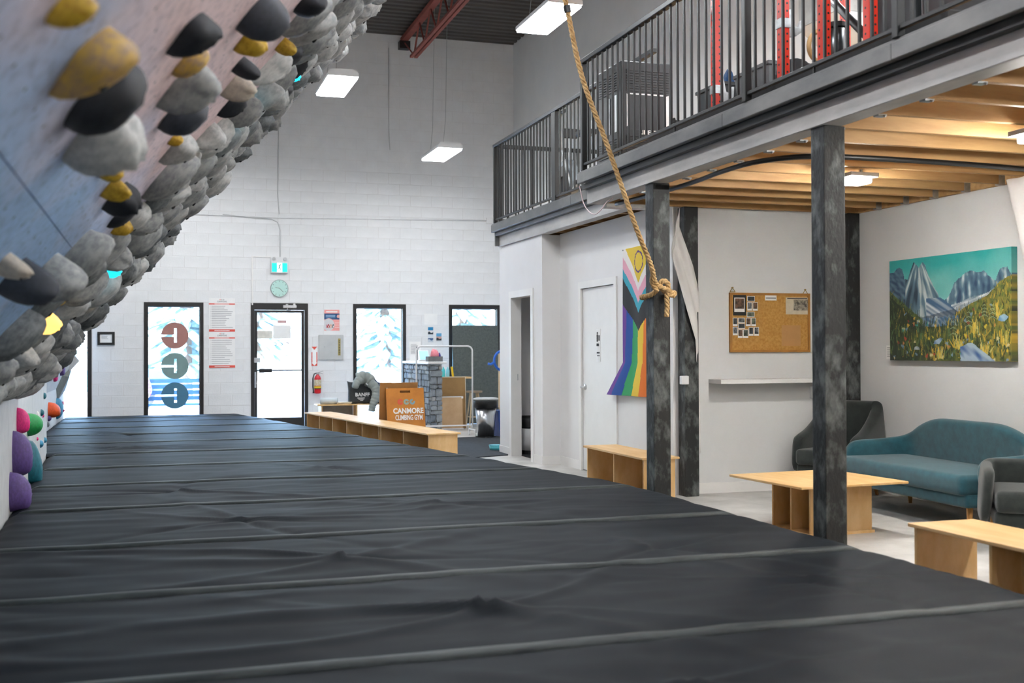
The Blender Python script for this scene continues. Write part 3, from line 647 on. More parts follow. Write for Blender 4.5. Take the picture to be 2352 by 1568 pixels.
# holds on the upright kicker
KR = Matrix(((0, 0, 1), (1, 0, 0), (0, 1, 0)))
CONE = blob(21, skew=-.6, rough=.05, peak=.7, point=-.2); BALL = blob(22, skew=0, rough=.03, peak=1.); LOB = blob(23, skew=-.3, rough=.12, peak=.75)
for me in (CONE, BALL, LOB): me.materials.append(HOLDM['grey']); me.materials.append(M_BOLT)
PURP = pm('purple_resin', '#5b4580', .6, var=.2, bump=.1); PINK = pm('pink_resin', '#e0307f', .55, var=.15); GRN = pm('green_resin', '#1f8f49', .55, var=.15); TEAL = pm('teal_resin', '#0f5d6b', .55, var=.2); ORG = pm('orange_resin', '#e0551f', .55, var=.12); BLU = pm('blue_resin', '#2f7f9f', .55, var=.15); MAG = pm('magenta_resin', '#b0204f', .55); WHT = pm('white_resin', '#d9d8d4', .6)
for me, m, y, z, wd, h, out, lab in ((LOB, PINK, 8.95, .87, .13, .19, .09, 'pink climbing hold above the purple ones'), (LOB, PURP, 8.6, .66, .20, .32, .13, 'upper large purple climbing hold'), (LOB, PURP, 8.35, .42, .20, .27, .14, 'lower large purple climbing hold'),
        (BALL, GRN, 10.05, .77, .22, .19, .12, 'green half ball climbing hold'), (CONE, TEAL, 10.15, .46, .20, .36, .11, 'dark teal cone shaped hold under the green ball'), (BALL, TEAL, 11.8, .78, .10, .07, .035, 'small teal triangle hold beside the pale hold'), (BALL, BLU, 11.7, .485, .10, .075, .035, 'small blue hold low beside the panel edge'),
        (BALL, BLU, 12.4, .47, .09, .06, .03, 'tiny blue hold at the panel edge'), (BALL, TEAL, 12.3, .925, .10, .07, .03, 'small teal hold under the grey pods'), (LOB, WHT, 11.27, .75, .10, .15, .03, 'white crinkled hold on the upright panel'), (BALL, PINK, 9.3, .71, .06, .06, .04, 'small pink foothold under the pink hold'),
        (BALL, PINK, 9.65, .576, .06, .06, .05, 'small pink foothold on the teal cone'), (BALL, PINK, 11.2, .57, .05, .035, .02, 'tiny pink foothold mid panel'), (BALL, PINK, 12.1, .735, .05, .04, .02, 'tiny pink foothold near the panel edge'), (BALL, PINK, 9.1, .415, .04, .03, .025, 'tiny pink foothold low beside the purple hold')):
    place_hold('climbing_hold', me, m, (xl(y)-.016, y, z), KR, (wd, h, out), lab, 'climbing hold')
for me, m, y, z, wd, h, out, lab, dx in ((LOB, ORG, 17.3, .55, .30, .22, .16, 'orange climbing hold on the farthest panel', 0), (BALL, BLU, 18.7, .50, .36, .33, .10, 'tall blue oval hold on the farthest panel', 0), (BALL, MAG, 19.9, .53, .10, .07, .03, 'small dark red hold beside the window', 0), (BALL, MAG, 20.05, .40, .08, .05, .03, 'tiny dark red hold low beside the window', 0),
        (BALL, PURP, 17.2, .43, .12, .08, .05, 'small purple hold under the orange one', 0), (BALL, HOLDM['dark'], 17.1, .35, .08, .08, .03, 'small dark hold lowest under the orange one', 0), (LOB, PINK, 16.9, 1.06, .20, .20, .06, 'bright pink hold under the overhanging pods', .10), (LOB, PURP, 17.8, 1.12, .20, .19, .07, 'small purple hold next to the bright pink one', .12)):
    place_hold('climbing_hold', me, m, (-1.404+dx, y, z), KR, (wd, h, out), lab, 'climbing hold')
vol = MB().add([(-1.40, 18.3, 1.02), (-1.27, 20.15, 1.10), (-1.36, 19.9, .74), (-1.395, 18.8, .62), (-1.25, 19.2, .98)], [(0, 1, 4), (1, 2, 4), (2, 3, 4), (3, 0, 4), (0, 3, 2, 1)])
o = vol.build('wall_volume', pm('olive_volume_paint', '#5a5a4e', .7, var=.15)); tag(o, 'dark olive wedge volume on the farthest climbing panel', 'volume')
vol = MB().add([(-1.28, 19.3, 1.42), (-1.28, 20.2, 1.42), (-1.28, 19.7, 1.05), (-1.14, 19.95, 1.22)], [(0, 1, 3), (1, 2, 3), (2, 0, 3), (0, 2, 1)])
o = vol.build('wall_volume', M_KICK); tag(o, 'pale triangular volume at the end of the climbing wall', 'volume')

# ================================================================ LAMPS
M_LENS = emit('lamp_lens', '#f7fbff', LAMP)
def panel_lamp(x, y, z, label, cord=True, wd=.41, ln=1.17):
    t = thing('pendant_lamp', label, 'lamp', (x, y, z), group='hanging light panels')
    mb = MB(); w2, l2 = wd/2, ln/2; c = .05
    prof = [(-w2, .008), (-w2, .05), (-w2+c, .10), (w2-c, .10), (w2, .05), (w2, .008)]
    mb.prism(prof, -l2, l2, 'y'); mb.build('housing', M_WHITEMETAL, t)
    MB().rbox(-w2+.012, w2-.012, -l2+.015, l2-.015, -.02, .0075, .006, 2).build('lens', M_LENS, t)
    if cord:
        for yy in (-l2*.75, l2*.75): MB().tube([(-.08, yy, .10), (-.04, yy, .5), (0, yy, ZC-z)], .004, 5).build('wire', M_STEEL, t)
    return t
panel_lamp(2.42, 15.42, 5.0, 'white hanging light panel beside the overhanging climbing holds')
panel_lamp(4.37, 12.25, 5.2, 'white hanging light panel at the top edge beside the rope')
panel_lamp(4.55, 18.0, 4.6, 'smallest white hanging light panel over the lobby')
for x, y, z in ((2.42, 9.9, 5.0), (2.42, 4.4, 5.0), (2.42, -1.0, 5.0), (4.37, 8.9, 5.25), (4.37, 3.6, 5.25), (.9, 2.0, 5.35), (.9, 5.2, 5.35), (.9, 8.4, 5.35), (-.3, 12.5, 6.0), (5.85, 8.4, 4.8), (5.85, 5.8, 4.8), (5.85, 2.8, 4.8), (.5, 18.2, 4.75)):
    row = {2.42: 'over the middle of the mat', 4.37: 'over the mezzanine front edge', .9: 'over the top of the climbing board', -.3: 'over the end of the climbing wall', 5.85: 'over the back of the mezzanine', .5: 'over the window end of the mat'}[x]
    panel_lamp(x, y, z, 'white hanging light panel %s, %s' % (row, 'behind the viewer' if y < 0 else 'nearest the viewer' if y < 3 else 'farther along' if y < 6 else 'farthest of its row'))
M_FIX = emit('fixture_lens', '#fffdf8', LOUNGE)
for x, y, lab in ((5.03, 7.25, 'small white ceiling fixture above the coffee table'), (5.06, 5.45, 'small white ceiling fixture at the right edge of the picture'), (5.1, 3.2, 'small white ceiling fixture outside the picture'), (5.1, 1.0, 'small white ceiling fixture outside the picture')):
    t = thing('ceiling_fixture', lab, 'lamp', (x, y, 2.60), group='lounge ceiling fixtures')
    MB().rbox(-.085, .085, -.09, .09, 0, .045, .018, 3).build('diffuser', M_FIX, t); MB().box(-.12, .12, -.12, .12, .0455, .075).build('base_plate', M_WHITEMETAL, t)
    for s in (-1, 1): MB().tube([(0, s*.07, .075), (0, s*.07, .10)], .01, 6).build('stem', M_STEEL, t)
# ================================================================ THINGS ON THE BACK WALL
def lines(mb, x0, x1, z0, z1, n, y, h, rnd, ind=.02, dbl=True):
    """rows of illegible print as thin raised strips"""
    for k in range(n):
        z = z1-(z1-z0)*(k+.5)/n; a = x0
        mb.box(a, a+.006, y-.001, y, z-h/2, z+h/2)
        mb.box(a+ind, a+ind+(x1-x0-ind)*rnd.uniform(.55, 1), y-.001, y, z-h/2, z+h/2)
rn = random.Random(4)
t = thing('framed_notice', 'small black framed notice on the white block wall', 'notice', (-.75, YB, 1.49))
mb = MB(); frame(mb, -.14, .14, 0, .226, -.03, -.001, .042, .04, .04); mb.build('frame', M_BLACK, t)
sh = MB().box(-.10, .10, -.014, -.008, .038, .188).build('sheet', M_PAPER, t); mb = MB(); lines(mb, -.075, .075, .10, .16, 3, -.015, .006, rn, .0); mb.build('print', M_GREYINK, sh)
for z0, z1, lab in ((1.722, 2.318, 'white rules poster with red bars, upper of two'), (1.083, 1.716, 'white rules poster with red bars, lower of two')):
    t = thing('rules_poster', lab, 'poster', (1.187, YB, z0), group='rules posters'); h = z1-z0
    MB().box(-.224, .224, -.006, -.001, 0, h).build('sheet', M_PAPER, t)
    mb = MB(); mb.box(-.224, .224, -.008, -.006, .0, .042); mb.box(-.224, .224, -.008, -.006, h-.115, h-.095); mb.build('red_bar', M_REDINK, t)
    mb = MB(); lines(mb, -.20, .20, .06, h-.13, 13, -.007, .007, rn); mb.build('print', M_GREYINK, t)
    mb = MB(); mb.box(-.13, .13, -.009, -.008, .016, .026); mb.box(-.13, .12, -.009, -.008, h-.109, h-.101); mb.build('white_print', M_WHITEINK, t)
    for x, c in ((-.03, M_REDINK), (0, M_GREYINK), (.03, M_GREYINK)): mb = MB(); decal_C(mb, x, h-.028, .011, -.008, -.006, 0, 1., .005, 10); mb.build('logo', c, t)
    text('CANMORE', .034, M_INK, t, T(0, -.007, h-.062) @ FACE_Y, depth=.0005)
# health poster
def poster_col(u, v):
    if v > .83: return lin('#f4a39d')
    if v > .53:
        if (u-.93)**2+((v-.68)*1.37)**2 < .012: return lin('#f0b1a8')
        if (.10 < u < .72 and (.72 < v < .75 or .66 < v < .69 or .60 < v < .625)): return lin('#8fb3d3')
        if (u-.30)**2+((v-.30)*1.37)**2 >= .155: return lin('#1f4a78')
    if (u-.28)**2+((v-.28)*1.37)**2 < .155:
        if .12 < u < .62 and .12 < v < .30 and math.sin(u*40)*math.cos(v*33) > -.1: return lin('#b33a44') if u < .36 else lin('#2b2d38') if u > .5 else lin('#e2a07a')
        return lin('#d8d7d8')
    if u > .7 and .14 < v < .42 and int(v*40) % 3 == 0: return lin('#fbd9d3')
    return lin('#f4a39d')
o = raster('health_poster', 40, 56, lambda u, v: (2.995+.277*u, YB-.006, 1.744+.381*v), poster_col, attr_mat('printed_poster', .6)); tag(o, 'pink and navy printed poster above the grey electrical panel', 'poster')
mb = MB(); mb.box(3.03, 3.235, YB-.0075, YB-.0062, 2.078, 2.098); mb.build('title_print', M_WHITEINK, o)
# electrical panel, extinguisher sign and extinguisher
t = thing('electrical_panel', 'square grey electrical panel cover with a yellow strip', 'panel', (3.117, YB, 1.21))
MB().rbox(-.226, .226, -.03, -.001, 0, .455, .006, 1).build('cover', M_GREYPLASTIC, t); MB().box(.125, .17, -.034, -.0305, .08, .39).build('label_strip', pm('yellow_label', '#a8975a', .6), t)
MB().lathe([(.012, -.0301), (.012, -.04)], (-.12, 0, .24), 10, 'y').build('latch', M_STEEL, t)
mb = MB()
for k in range(9): mb.box(.135, .16, -.0352, -.0341, .10+.03*k, .112+.03*k)
mb.build('label_print', M_INK, t)
t = thing('extinguisher_sign', 'narrow red and white arrow sign above the fire extinguisher', 'sign', (2.815, YB, 1.102))
MB().box(-.052, .052, -.006, -.001, 0, .349).build('plate', M_WHITEINK, t)
mb = MB(); mb.box(-.052, -.036, -.008, -.006, .06, .25); mb.box(.036, .052, -.008, -.006, .06, .25); mb.prism([(-.052, .349), (.052, .349), (.0, .295)], -.008, -.006)
mb.prism([(-.052, .06), (-.052, 0), (.052, 0), (.052, .06), (0, .005)], -.008, -.006); mb.build('red_print', M_REDINK, t)
t = thing('fire_extinguisher', 'red fire extinguisher hung on the wall beside the door', 'fire extinguisher', (2.86, YB-.09, .60))
MB().lathe([(.03, 0), (.058, .01), (.062, .03), (.062, .27), (.05, .31), (.025, .335), (.02, .35)], (0, 0, 0), 20).build('cylinder', pm('extinguisher_red', '#d3202c', .3, var=.05), t, smooth=True)
mb = MB(); mb.lathe([(.0632, .10), (.0632, .135)], (0, 0, 0), 20); mb.build('yellow_band', pm('yellow_band', '#e7c62c', .5), t)
MB().lathe([(.0636, .085), (.0636, .10)], (0, 0, 0), 20).build('black_band', M_BLACK, t)
mb = MB(); mb.lathe([(.0628, .145), (.0628, .255)], (0, 0, 0), 20); mb.build('label_wrap', pm('extinguisher_label', '#dcd3c4', .6, scale=40, c2='#b9a26a'), t)
mb = MB(); mb.box(-.02, .03, -.02, .02, .35, .385); mb.cbox((.05, 0, .395), (.10, .02, .012), Matrix.Rotation(-.3, 3, 'Y')); mb.cbox((.05, 0, .37), (.09, .02, .010), Matrix.Rotation(.25, 3, 'Y')); mb.build('valve_lever', M_STEEL, t)
mb = MB(); mb.tube([(-.02, 0, .37), (-.06, 0, .36), (-.085, 0, .28), (-.085, 0, .12), (-.075, 0, .06)], .010, 8); mb.lathe([(.008, 0), (.016, -.05)], (-.075, 0, .06), 8); mb.build('hose', M_BLACK, t, smooth=True)
MB().box(-.02, .02, .06, .09, .25, .33).build('bracket', M_STEEL, t)
# exit sign, clock, conduits
t = thing('exit_sign', 'green running man exit sign with two spot heads', 'exit sign', (2.189, YB, 2.775))
MB().rbox(-.152, .152, -.06, -.002, 0, .205, .006, 1).build('housing', M_WHITEMETAL, t)
MB().box(-.136, .136, -.064, -.0605, .022, .18).build('lit_panel', emit('exit_green', '#16c7b4', .85), t)
MB().box(-.046, .046, -.0655, -.0642, .022, .18).build('door_pictogram', emit('exit_white', '#eefcfa', .95), t)
mb = MB(); g = -.067
mb.lathe([(.011, g), (.011, g+.001)], (.012, 0, .158), 12, 'y')
for a, b, r in (((.004, .143), (-.006, .10), .010), ((-.006, .10), (.018, .075), .007), ((.018, .075), (.022, .045), .006), ((-.006, .10), (-.022, .07), .007), ((-.022, .07), (-.046, .066), .006), ((.006, .138), (.03, .125), .005), ((.03, .125), (.036, .108), .005), ((-.002, .138), (-.024, .128), .005), ((-.024, .128), (-.03, .11), .005)):
    mb.tube([(a[0], g, a[1]), (b[0], g, b[1])], r, 6)
mb.build('running_figure', pm('exit_figure', '#0b7d76', .5), t)
for x in (-.10, .10):
    hd = MB().lathe([(.018, 0), (.036, -.03), (.036, -.07), (.03, -.075)], (x, 0, .255), 14, 'y').build('spot_head', M_WHITEMETAL, t, smooth=True); MB().lathe([(.029, -.076), (.02, -.078)], (x, 0, .255), 14, 'y').build('spot_lens', M_GREYPLASTIC, hd)
MB().box(-.15, .15, -.035, -.002, .206, .29).build('battery_box', M_WHITEMETAL, t)
t = thing('wall_clock', 'round pale mint wall clock above the entrance door', 'clock', (2.188, YB-.002, 2.504))
MB().lathe([(.157, 0), (.157, -.035), (.150, -.042), (.146, -.036), (.146, -.03)], (0, 0, 0), 40, 'y').build('rim', pm('clock_rim', '#a9b9b5', .4), t, smooth=False)
MB().lathe([(.146, -.02), (.146, -.031)], (0, 0, 0), 40, 'y').build('dial', pm('mint_dial', '#bfe3da', .5, var=.02), t)
mb = MB()
for k in range(12):
    a = k*PI/6; r = .125; mb.cbox((r*math.sin(a), -.0325, r*math.cos(a)), (.006, .002, .022), Matrix.Rotation(a, 3, 'Y'))
mb.build('hour_marks', M_INK, t)
for a, l, nm in ((math.radians(-80), .075, 'hour_hand'), (math.radians(135), .10, 'minute_hand')):
    MB().cbox((l/2*math.sin(a), -.035, l/2*math.cos(a)), (.006, .002, l), Matrix.Rotation(a, 3, 'Y')).build(nm, M_INK, t)
def pipe(pts, r, m, label, cat, nm, n=7):
    o = MB().tube(pts, r, n).build(nm, m, smooth=True); return tag(o, label, cat)
pipe([(-3.3, YB-.02, 3.74), (.9, YB-.02, 3.79), (2.2, YB-.02, 3.775), (3.4, YB-.02, 3.80), (6.1, YB-.02, 3.845)], .011, M_WHITEMETAL, 'thin conduit running along the block wall below the lamps', 'conduit', 'conduit')
pipe([(1.2, YB-.034, 3.80), (1.7, YB-.03, 3.765), (2.05, YB-.03, 3.745), (2.16, YB-.03, 3.69), (2.2, YB-.03, 3.55), (2.2, YB-.03, 3.07)], .007, M_GREYPLASTIC, 'grey cable curving down to the exit sign', 'cable', 'cable')
pipe([(2.17, YB-.015, ZC-.1), (2.18, YB-.015, 5.2), (2.165, YB-.015, 4.2), (2.19, YB-.015, 3.84)], .008, M_GREYPLASTIC, 'thin grey cable dropping down the upper wall to the conduit', 'cable', 'cable')
pipe([(4.20, YB-.015, 7.0), (4.20, YB-.015, 5.5), (4.22, YB-.015, 5.1)], .006, M_GREYPLASTIC, 'thin cable hanging from the roof joist pocket', 'cable', 'cable')
mb = MB(); mb.box(1.70, 1.725, YB-.022, YB-.001, 2.20, 3.08); mb.box(1.725, 2.05, YB-.016, YB-.001, 3.06, 3.075); tag(mb.build('cable_raceway', M_TRIM), 'white square cable raceway beside the entrance door', 'raceway')
tag(MB().rbox(6.08, 6.19, YB-.06, YB-.001, 3.79, 3.90, .006, 1).build('junction_box', M_WHITEMETAL), 'small white junction box at the end of the conduit', 'box')
def card_col(top, mid, low):
    def f(u, v): return lin(top) if v > .55 else lin(mid) if v > .3+.1*math.sin(u*7) else lin(low)
    return f
PC = attr_mat('printed_card', .5)
for x, z, c, lab in ((4.985, 1.745, ('#1e86b8', '#e8e6e6', '#20303c'), 'blue postcard, upper left of three on the wall'), (5.145, 1.63, ('#5fa6cf', '#d9a79b', '#222a30'), 'postcard with a pink peak, right of the three'), (4.985, 1.60, ('#dfe6ec', '#3b5f8e', '#cfd8e0'), 'pale postcard, lower left of three on the wall')):
    o = raster('postcard', 12, 18, lambda u, v, x=x, z=z: (x-.05+.1*u, YB-.004, z-.068+.136*v), card_col(*c), PC); tag(o, lab, 'postcard', 'postcards above the counter')
tag(MB().box(4.864, 5.115, YB-.004, YB-.001, 1.862, 2.065).build('paper_sheet', M_PAPER), 'blank white sheet taped above the postcards', 'paper')

# ================================================================ LOBBY
def cubby_bench(label, loc, rz, ln, nc, wd=.40, h=.48, grp=None, nm='plywood_bench', ov=.03):
    """length along +y, compartments open on the -x side"""
    t = thing(nm, label, 'bench', loc, rz, grp)
    MB().rbox(-wd/2, wd/2, 0, ln, h-.019, h, .002, 1).build('bench_top', M_PLY, t)
    a, b = ov, ln-ov
    MB().box(wd/2-ov-.015, wd/2-ov, a, b, 0, h-.0195).build('back_panel', M_PLY, t)
    for k in range(nc+1):
        y = a+(b-a-.018)*k/nc; MB().box(-wd/2+ov, wd/2-ov-.0155, y, y+.018, 0, h-.0195).build('end_panel' if k in (0, nc) else 'divider', M_PLY, t)
    return t
RZB = math.atan2(.735, 5.14)
dx, dy = -math.sin(RZB), math.cos(RZB); bx, by = 3.20, 12.58
cubby_bench('near half of the long plywood cubby bench along the mat edge', (bx, by, 0), RZB, 1.72, 2, .42, .42)
cubby_bench('far half of the long plywood cubby bench along the mat edge', (bx+dx*1.73, by+dy*1.73, 0), RZB, 3.45, 5, .42, .42)
# bench under the window
t = thing('window_bench', 'low plywood bench under the clear window holding the tote bag', 'bench', (3.24, 19.3, 0))
MB().rbox(-.58, .58, -.20, .22, .445, .465, .003, 1).build('bench_top', M_PLY, t)
for x in (-.50, .10): MB().box(x-.01, x+.01, -.17, .19, 0, .4445).build('leg_panel', M_PLY, t)
MB().box(-.48, .08, .17, .19, .06, .4445).build('back_panel', pm('grey_board', '#8b8680', .7), t)
# tote bag and jacket
t = thing('tote_bag', 'dark grey tote bag with white lettering on the bench', 'bag', (3.50, 19.30, .465))
vs = []; n = 28
for j, (z, sx, sy) in enumerate(((0, .26, .10), (.03, .285, .115), (.12, .285, .11), (.24, .285, .08), (.35, .30, .045), (.38, .31, .03))):
    for k in range(n):
        a = 2*PI*k/n; ca, sa = math.cos(a), math.sin(a); e = .45
        vs.append((sx*abs(ca)**e*(1 if ca > 0 else -1), sy*abs(sa)**e*(1 if sa > 0 else -1)-.01*z*10*.2, z-(.05*max(0, ca)*j/5)+.012*math.sin(a*3+j)))
mb = MB().add(vs, [(j*n+k, j*n+(k+1) % n, (j+1)*n+(k+1) % n, (j+1)*n+k) for j in range(5) for k in range(n)]+[tuple(range(n))[::-1]])
mb.build('bag_body', pm('charcoal_canvas', '#36393b', .85, var=.15, scale=30, bump=.2, bscale=150), t, smooth=True)
text('BANFF', .085, M_WHITEINK, t, T(-.06, -.118, .155) @ FACE_Y, depth=.001, bold=.002)
mb = MB(); mb.box(-.15, -.02, -.119, -.117, .095, .104); mb.box(-.13, -.03, -.119, -.117, .075, .084); mb.box(-.10, -.05, -.119, -.117, .056, .064); mb.build('small_lettering', M_WHITEINK, t)
t = thing('puffer_jacket', 'grey quilted puffer jacket slung over the tote bag', 'jacket', (3.50, 19.22, .465))
JK = pm('grey_quilt', '#7d8480', .6, scale=5, c2='#969b96', bump=.15, bscale=40)
def puffy(path, r0, r1, baf=.055, n=12):
    P = [Vector(p) for p in path]; out, rs = [], []; d = 0
    for a, b in zip(P[:-1], P[1:]):
        L_ = (b-a).length; m = max(2, int(L_/.009))
        for k in range(m): out.append(a.lerp(b, k/m))
    out.append(P[-1]); S = len(out)
    for k, p in enumerate(out):
        if k: d += (out[k]-out[k-1]).length
        ph = (d % baf)/baf; rs.append((r0+(r1-r0)*k/(S-1))*(.86+.16*math.sin(PI*ph)**.6))
    rs[0] *= .5; rs[-1] *= .75
    return MB().tube(out, rs, n)
puffy([(.06, -.10, .36), (.13, -.14, .30), (.16, -.16, .20), (.13, -.17, .08), (.08, -.17, -.06), (.07, -.17, -.13)], .085, .060).build('sleeve', JK, t, smooth=True)
puffy([(-.05, .0, .42), (-.13, -.08, .41), (-.19, -.12, .34), (-.20, -.13, .27)], .085, .058).build('sleeve', JK, t, smooth=True)
puffy([(-.16, -.03, .44), (-.06, -.04, .475), (.04, -.03, .45), (.10, -.02, .38)], .085, .10, .07).build('hood', JK, t, smooth=True)
puffy([(.0, -.02, .40), (.11, -.01, .36), (.20, 0, .26), (.245, .0, .10), (.255, 0, .03)], .10, .06, .075).build('body_panel', JK, t, smooth=True)
puffy([(.10, -.06, .41), (.19, -.06, .33), (.24, -.07, .22)], .05, .04, .09, 10).build('lining', pm('navy_lining', '#26384f', .6, var=.2), t, smooth=True)
MB().tube([(-.02, -.13, .35), (.05, -.15, .30), (.10, -.17, .22)], .012, 6).build('zip', M_STEEL, t)
t = thing('rolled_towel', 'pale rolled towel lying on the window bench', 'towel', (2.87, 19.24, .465))
mb = MB()
for r in (.055, .04, .026): mb.lathe([(r, -.14), (r, .14)], (0, 0, .055), 18, 'x')
mb.build('roll', pm('pale_towel', '#c9d2d6', .85, var=.06), t, smooth=True); MB().lathe([(.05, .141), (.05, .146), (.03, .15)], (0, 0, .055), 18, 'x').build('roll_end', M_BLACK, t)
t = thing('magazine_pile', 'small pile of pale magazines on the window bench', 'magazines', (3.12, 19.22, .465))
for k in range(3):
    MB().cbox((0, 0, .006+.012*k), (.24, .17, .011), Matrix.Rotation(.2*k-.1, 3, 'Z')).build('magazine', pm('magazine_%d' % k, ('#c9ab7e', '#d9c7a5', '#e2d8c4')[k], .6), t)
# sandwich board
t = thing('sandwich_board', 'orange stained A-frame sign with white lettering and three round logos', 'sign', (3.385, 15.62, 0), math.radians(4))
M_SIGN = pm('orange_stained_ply', '#b86f1e', .45, scale=4, c2='#cf8428', bump=.05, bscale=40, detail=8)
lean = Matrix.Rotation(-.20, 4, 'X')
def sign_panel(nm, m, w2, h, y, s): 
    mb = MB(); mb.box(-w2, -.075, -.009, .009, 0, h); mb.box(.075, w2, -.009, .009, 0, h); mb.box(-.075, .075, -.009, .009, 0, h-.065); mb.box(-.075, .075, -.009, .009, h-.035, h)
    o = mb.build(nm, m, t); o.matrix_local = Matrix.Translation((0, y, 0)) @ Matrix.Rotation(s, 4, 'X'); return o
fp = sign_panel('front_panel', M_SIGN, .275, .855, -.20, -.17)
bp = MB().box(-.275, .275, -.009, .009, 0, .93).build('back_panel', pm('brown_ply', '#9a6a35', .6, scale=4, c2='#ab7a42'), t); bp.matrix_local = Matrix.Translation((-.07, .12, 0)) @ Matrix.Rotation(.14, 4, 'X')
text('CANMORE', .108, M_WHITEINK, fp, T(.035, -.011, .53) @ FACE_Y @ Matrix.Diagonal((.84, .95, 1, 1)), depth=.001, bold=.0035)
text('CLIMBING GYM', .098, M_WHITEINK, fp, T(.04, -.011, .435) @ FACE_Y @ Matrix.Diagonal((.585, 1.0, 1, 1)), depth=.001, bold=.002)
for x, c, nm, a0, gp in ((-.075, '#d4553a', 'sign_red', 0, .5), (.012, '#8fa59a', 'sign_sage', 0, .5), (.099, '#7f9fa6', 'sign_blue', .8, 1.0)):
    mb = MB(); decal_C(mb, x, .66, .04, -.0115, -.009, a0, gp, .0 if False else .014, 28); mb.build('logo', pm(nm, c, .6, var=.05), fp)
for s in (-1, 1): MB().box(s*.25-.012, s*.25+.012, -.03, .03, .835, .85).build('hinge', M_STEEL, t)
MB().tube([(-.24, -.16, .38), (-.27, -.04, .34), (-.30, .08, .38)], .004, 5).build('stay_cord', M_WHITEMETAL, t)
# stone counter
t = thing('stone_counter', 'reception counter faced with grey split stone', 'counter', (4.40, 18.75, 0))
MB().box(-.07, .09, -.92, .92, 0, 1.15).build('core', M_MORTAR, t)
rs_ = random.Random(9); SM = [pm('stone_%d' % k, c, .8, scale=14, c2=d, bump=.5, bscale=25) for k, (c, d) in enumerate((('#7d848a', '#9aa0a5'), ('#6b7177', '#8a9096'), ('#8f8f8d', '#a9a8a4'), ('#5c636b', '#7d858c')))]
def stone(c, d, ax):
    bm = bmesh.new(); bmesh.ops.create_cube(bm, size=1); bmesh.ops.subdivide_edges(bm, edges=bm.edges[:], cuts=1)
    for q in bm.verts: q.co = Vector([q.co[i]*d[i]*(1-.10*(sum(abs(x) > .4 for x in q.co) == 3))+rs_.uniform(-.006, .006) for i in range(3)])
    me = bpy.data.meshes.new('stone'); bm.to_mesh(me); bm.free(); me.materials.append(rs_.choice(SM)); o = link('stone', me, t); o.location = c
def face_stones(a0, a1, fn, dep):
    z = .0
    while z < 1.13:
        hh = min(rs_.uniform(.06, .13), 1.15-z); a = a0
        while a < a1-.03:
            w_ = min(rs_.uniform(.08, .20), a1-a)
            if a1-(a+w_) < .05: w_ = a1-a
            fn(a+w_/2, z+hh/2, w_-.010, hh-.010); a += w_
        z += hh
face_stones(-.10, .10, lambda a, z, w_, h: stone((a, -.935, z), (w_, rs_.uniform(.05, .085), h), 1), .06)
face_stones(-.92, .92, lambda a, z, w_, h: stone((-.085, a, z), (rs_.uniform(.05, .085), w_, h), 0), .06)
MB().rbox(-.15, .17, -.99, .95, 1.151, 1.19, .006, 1).build('counter_top', M_TRIM, t)
# things on the counter
t = thing('storage_box', 'grey open box filled with a pink bag on the counter', 'box', (4.42, 18.02, 1.19)); mb = MB(); frame(mb, -.10, .10, 0, .09, -.10, -.092, .10); mb = MB()
mb.box(-.12, .12, -.10, -.092, 0, .085); mb.box(-.12, .12, .092, .10, 0, .085); mb.box(-.12, -.112, -.092, .092, 0, .085); mb.box(.112, .12, -.092, .092, 0, .085); mb.box(-.112, .112, -.092, .092, 0, .008); mb.build('box_body', pm('grey_felt_box', '#6c6e6e', .8), t)
def lump(nm, m, label, cat, loc, sc, seed):
    me = blob(seed, nu=20, nv=8, skew=0, rough=.25, bolt=False); me.materials.append(m); o = link(nm, me); o.location = loc; o.scale = sc; return tag(o, label, cat)
lump('pink_pouch', pm('pink_nylon', '#e2848f', .5, var=.2, scale=20), 'pink crinkled pouch standing in the grey box', 'pouch', (4.42, 18.02, 1.2), (.19, .14, .19), 31)
lump('purple_pouch', pm('purple_nylon', '#4a3f8c', .5), 'small purple pouch at the right of the pink one', 'pouch', (4.51, 18.02, 1.2), (.05, .12, .13), 32)
t = thing('tablet', 'tablet on a slanted white stand on the counter', 'tablet', (4.37, 18.55, 1.19)); R_ = Matrix.Rotation(math.radians(-35), 3, 'X')
MB().cbox((0, 0, .10), (.17, .012, .20), R_).build('stand', M_WHITEMETAL, t); MB().cbox((0, -.012, .105), (.15, .006, .17), R_).build('screen', emit('tablet_screen', '#8fc3d6', .6), t); MB().box(-.10, .08, -.05, .12, 0, .02).build('foot', M_WHITEMETAL, t)
t = thing('menu_stand', 'upright clear stand holding a printed sheet on the counter', 'stand', (4.38, 19.25, 1.19)); MB().cbox((0, 0, .17), (.20, .008, .34), Matrix.Rotation(-.12, 3, 'X')).build('sheet', M_PAPER, t); mb = MB(); lines(mb, -.08, .08, .12, .30, 9, -.02, .006, rn, 0); mb.build('print', M_GREYINK, t); MB().box(-.1, .1, -.05, .06, 0, .008).build('foot', M_WHITEMETAL, t)
t = thing('card_reader', 'slim black pole card reader at the counter front', 'card reader', (4.32, 18.85, 1.19)); MB().box(-.011, .011, -.009, .009, .0, .25).build('reader_body', M_BLACK, t); MB().lathe([(.03, 0), (.03, .006)], (0, 0, 0), 12).build('foot', M_BLACK, t)
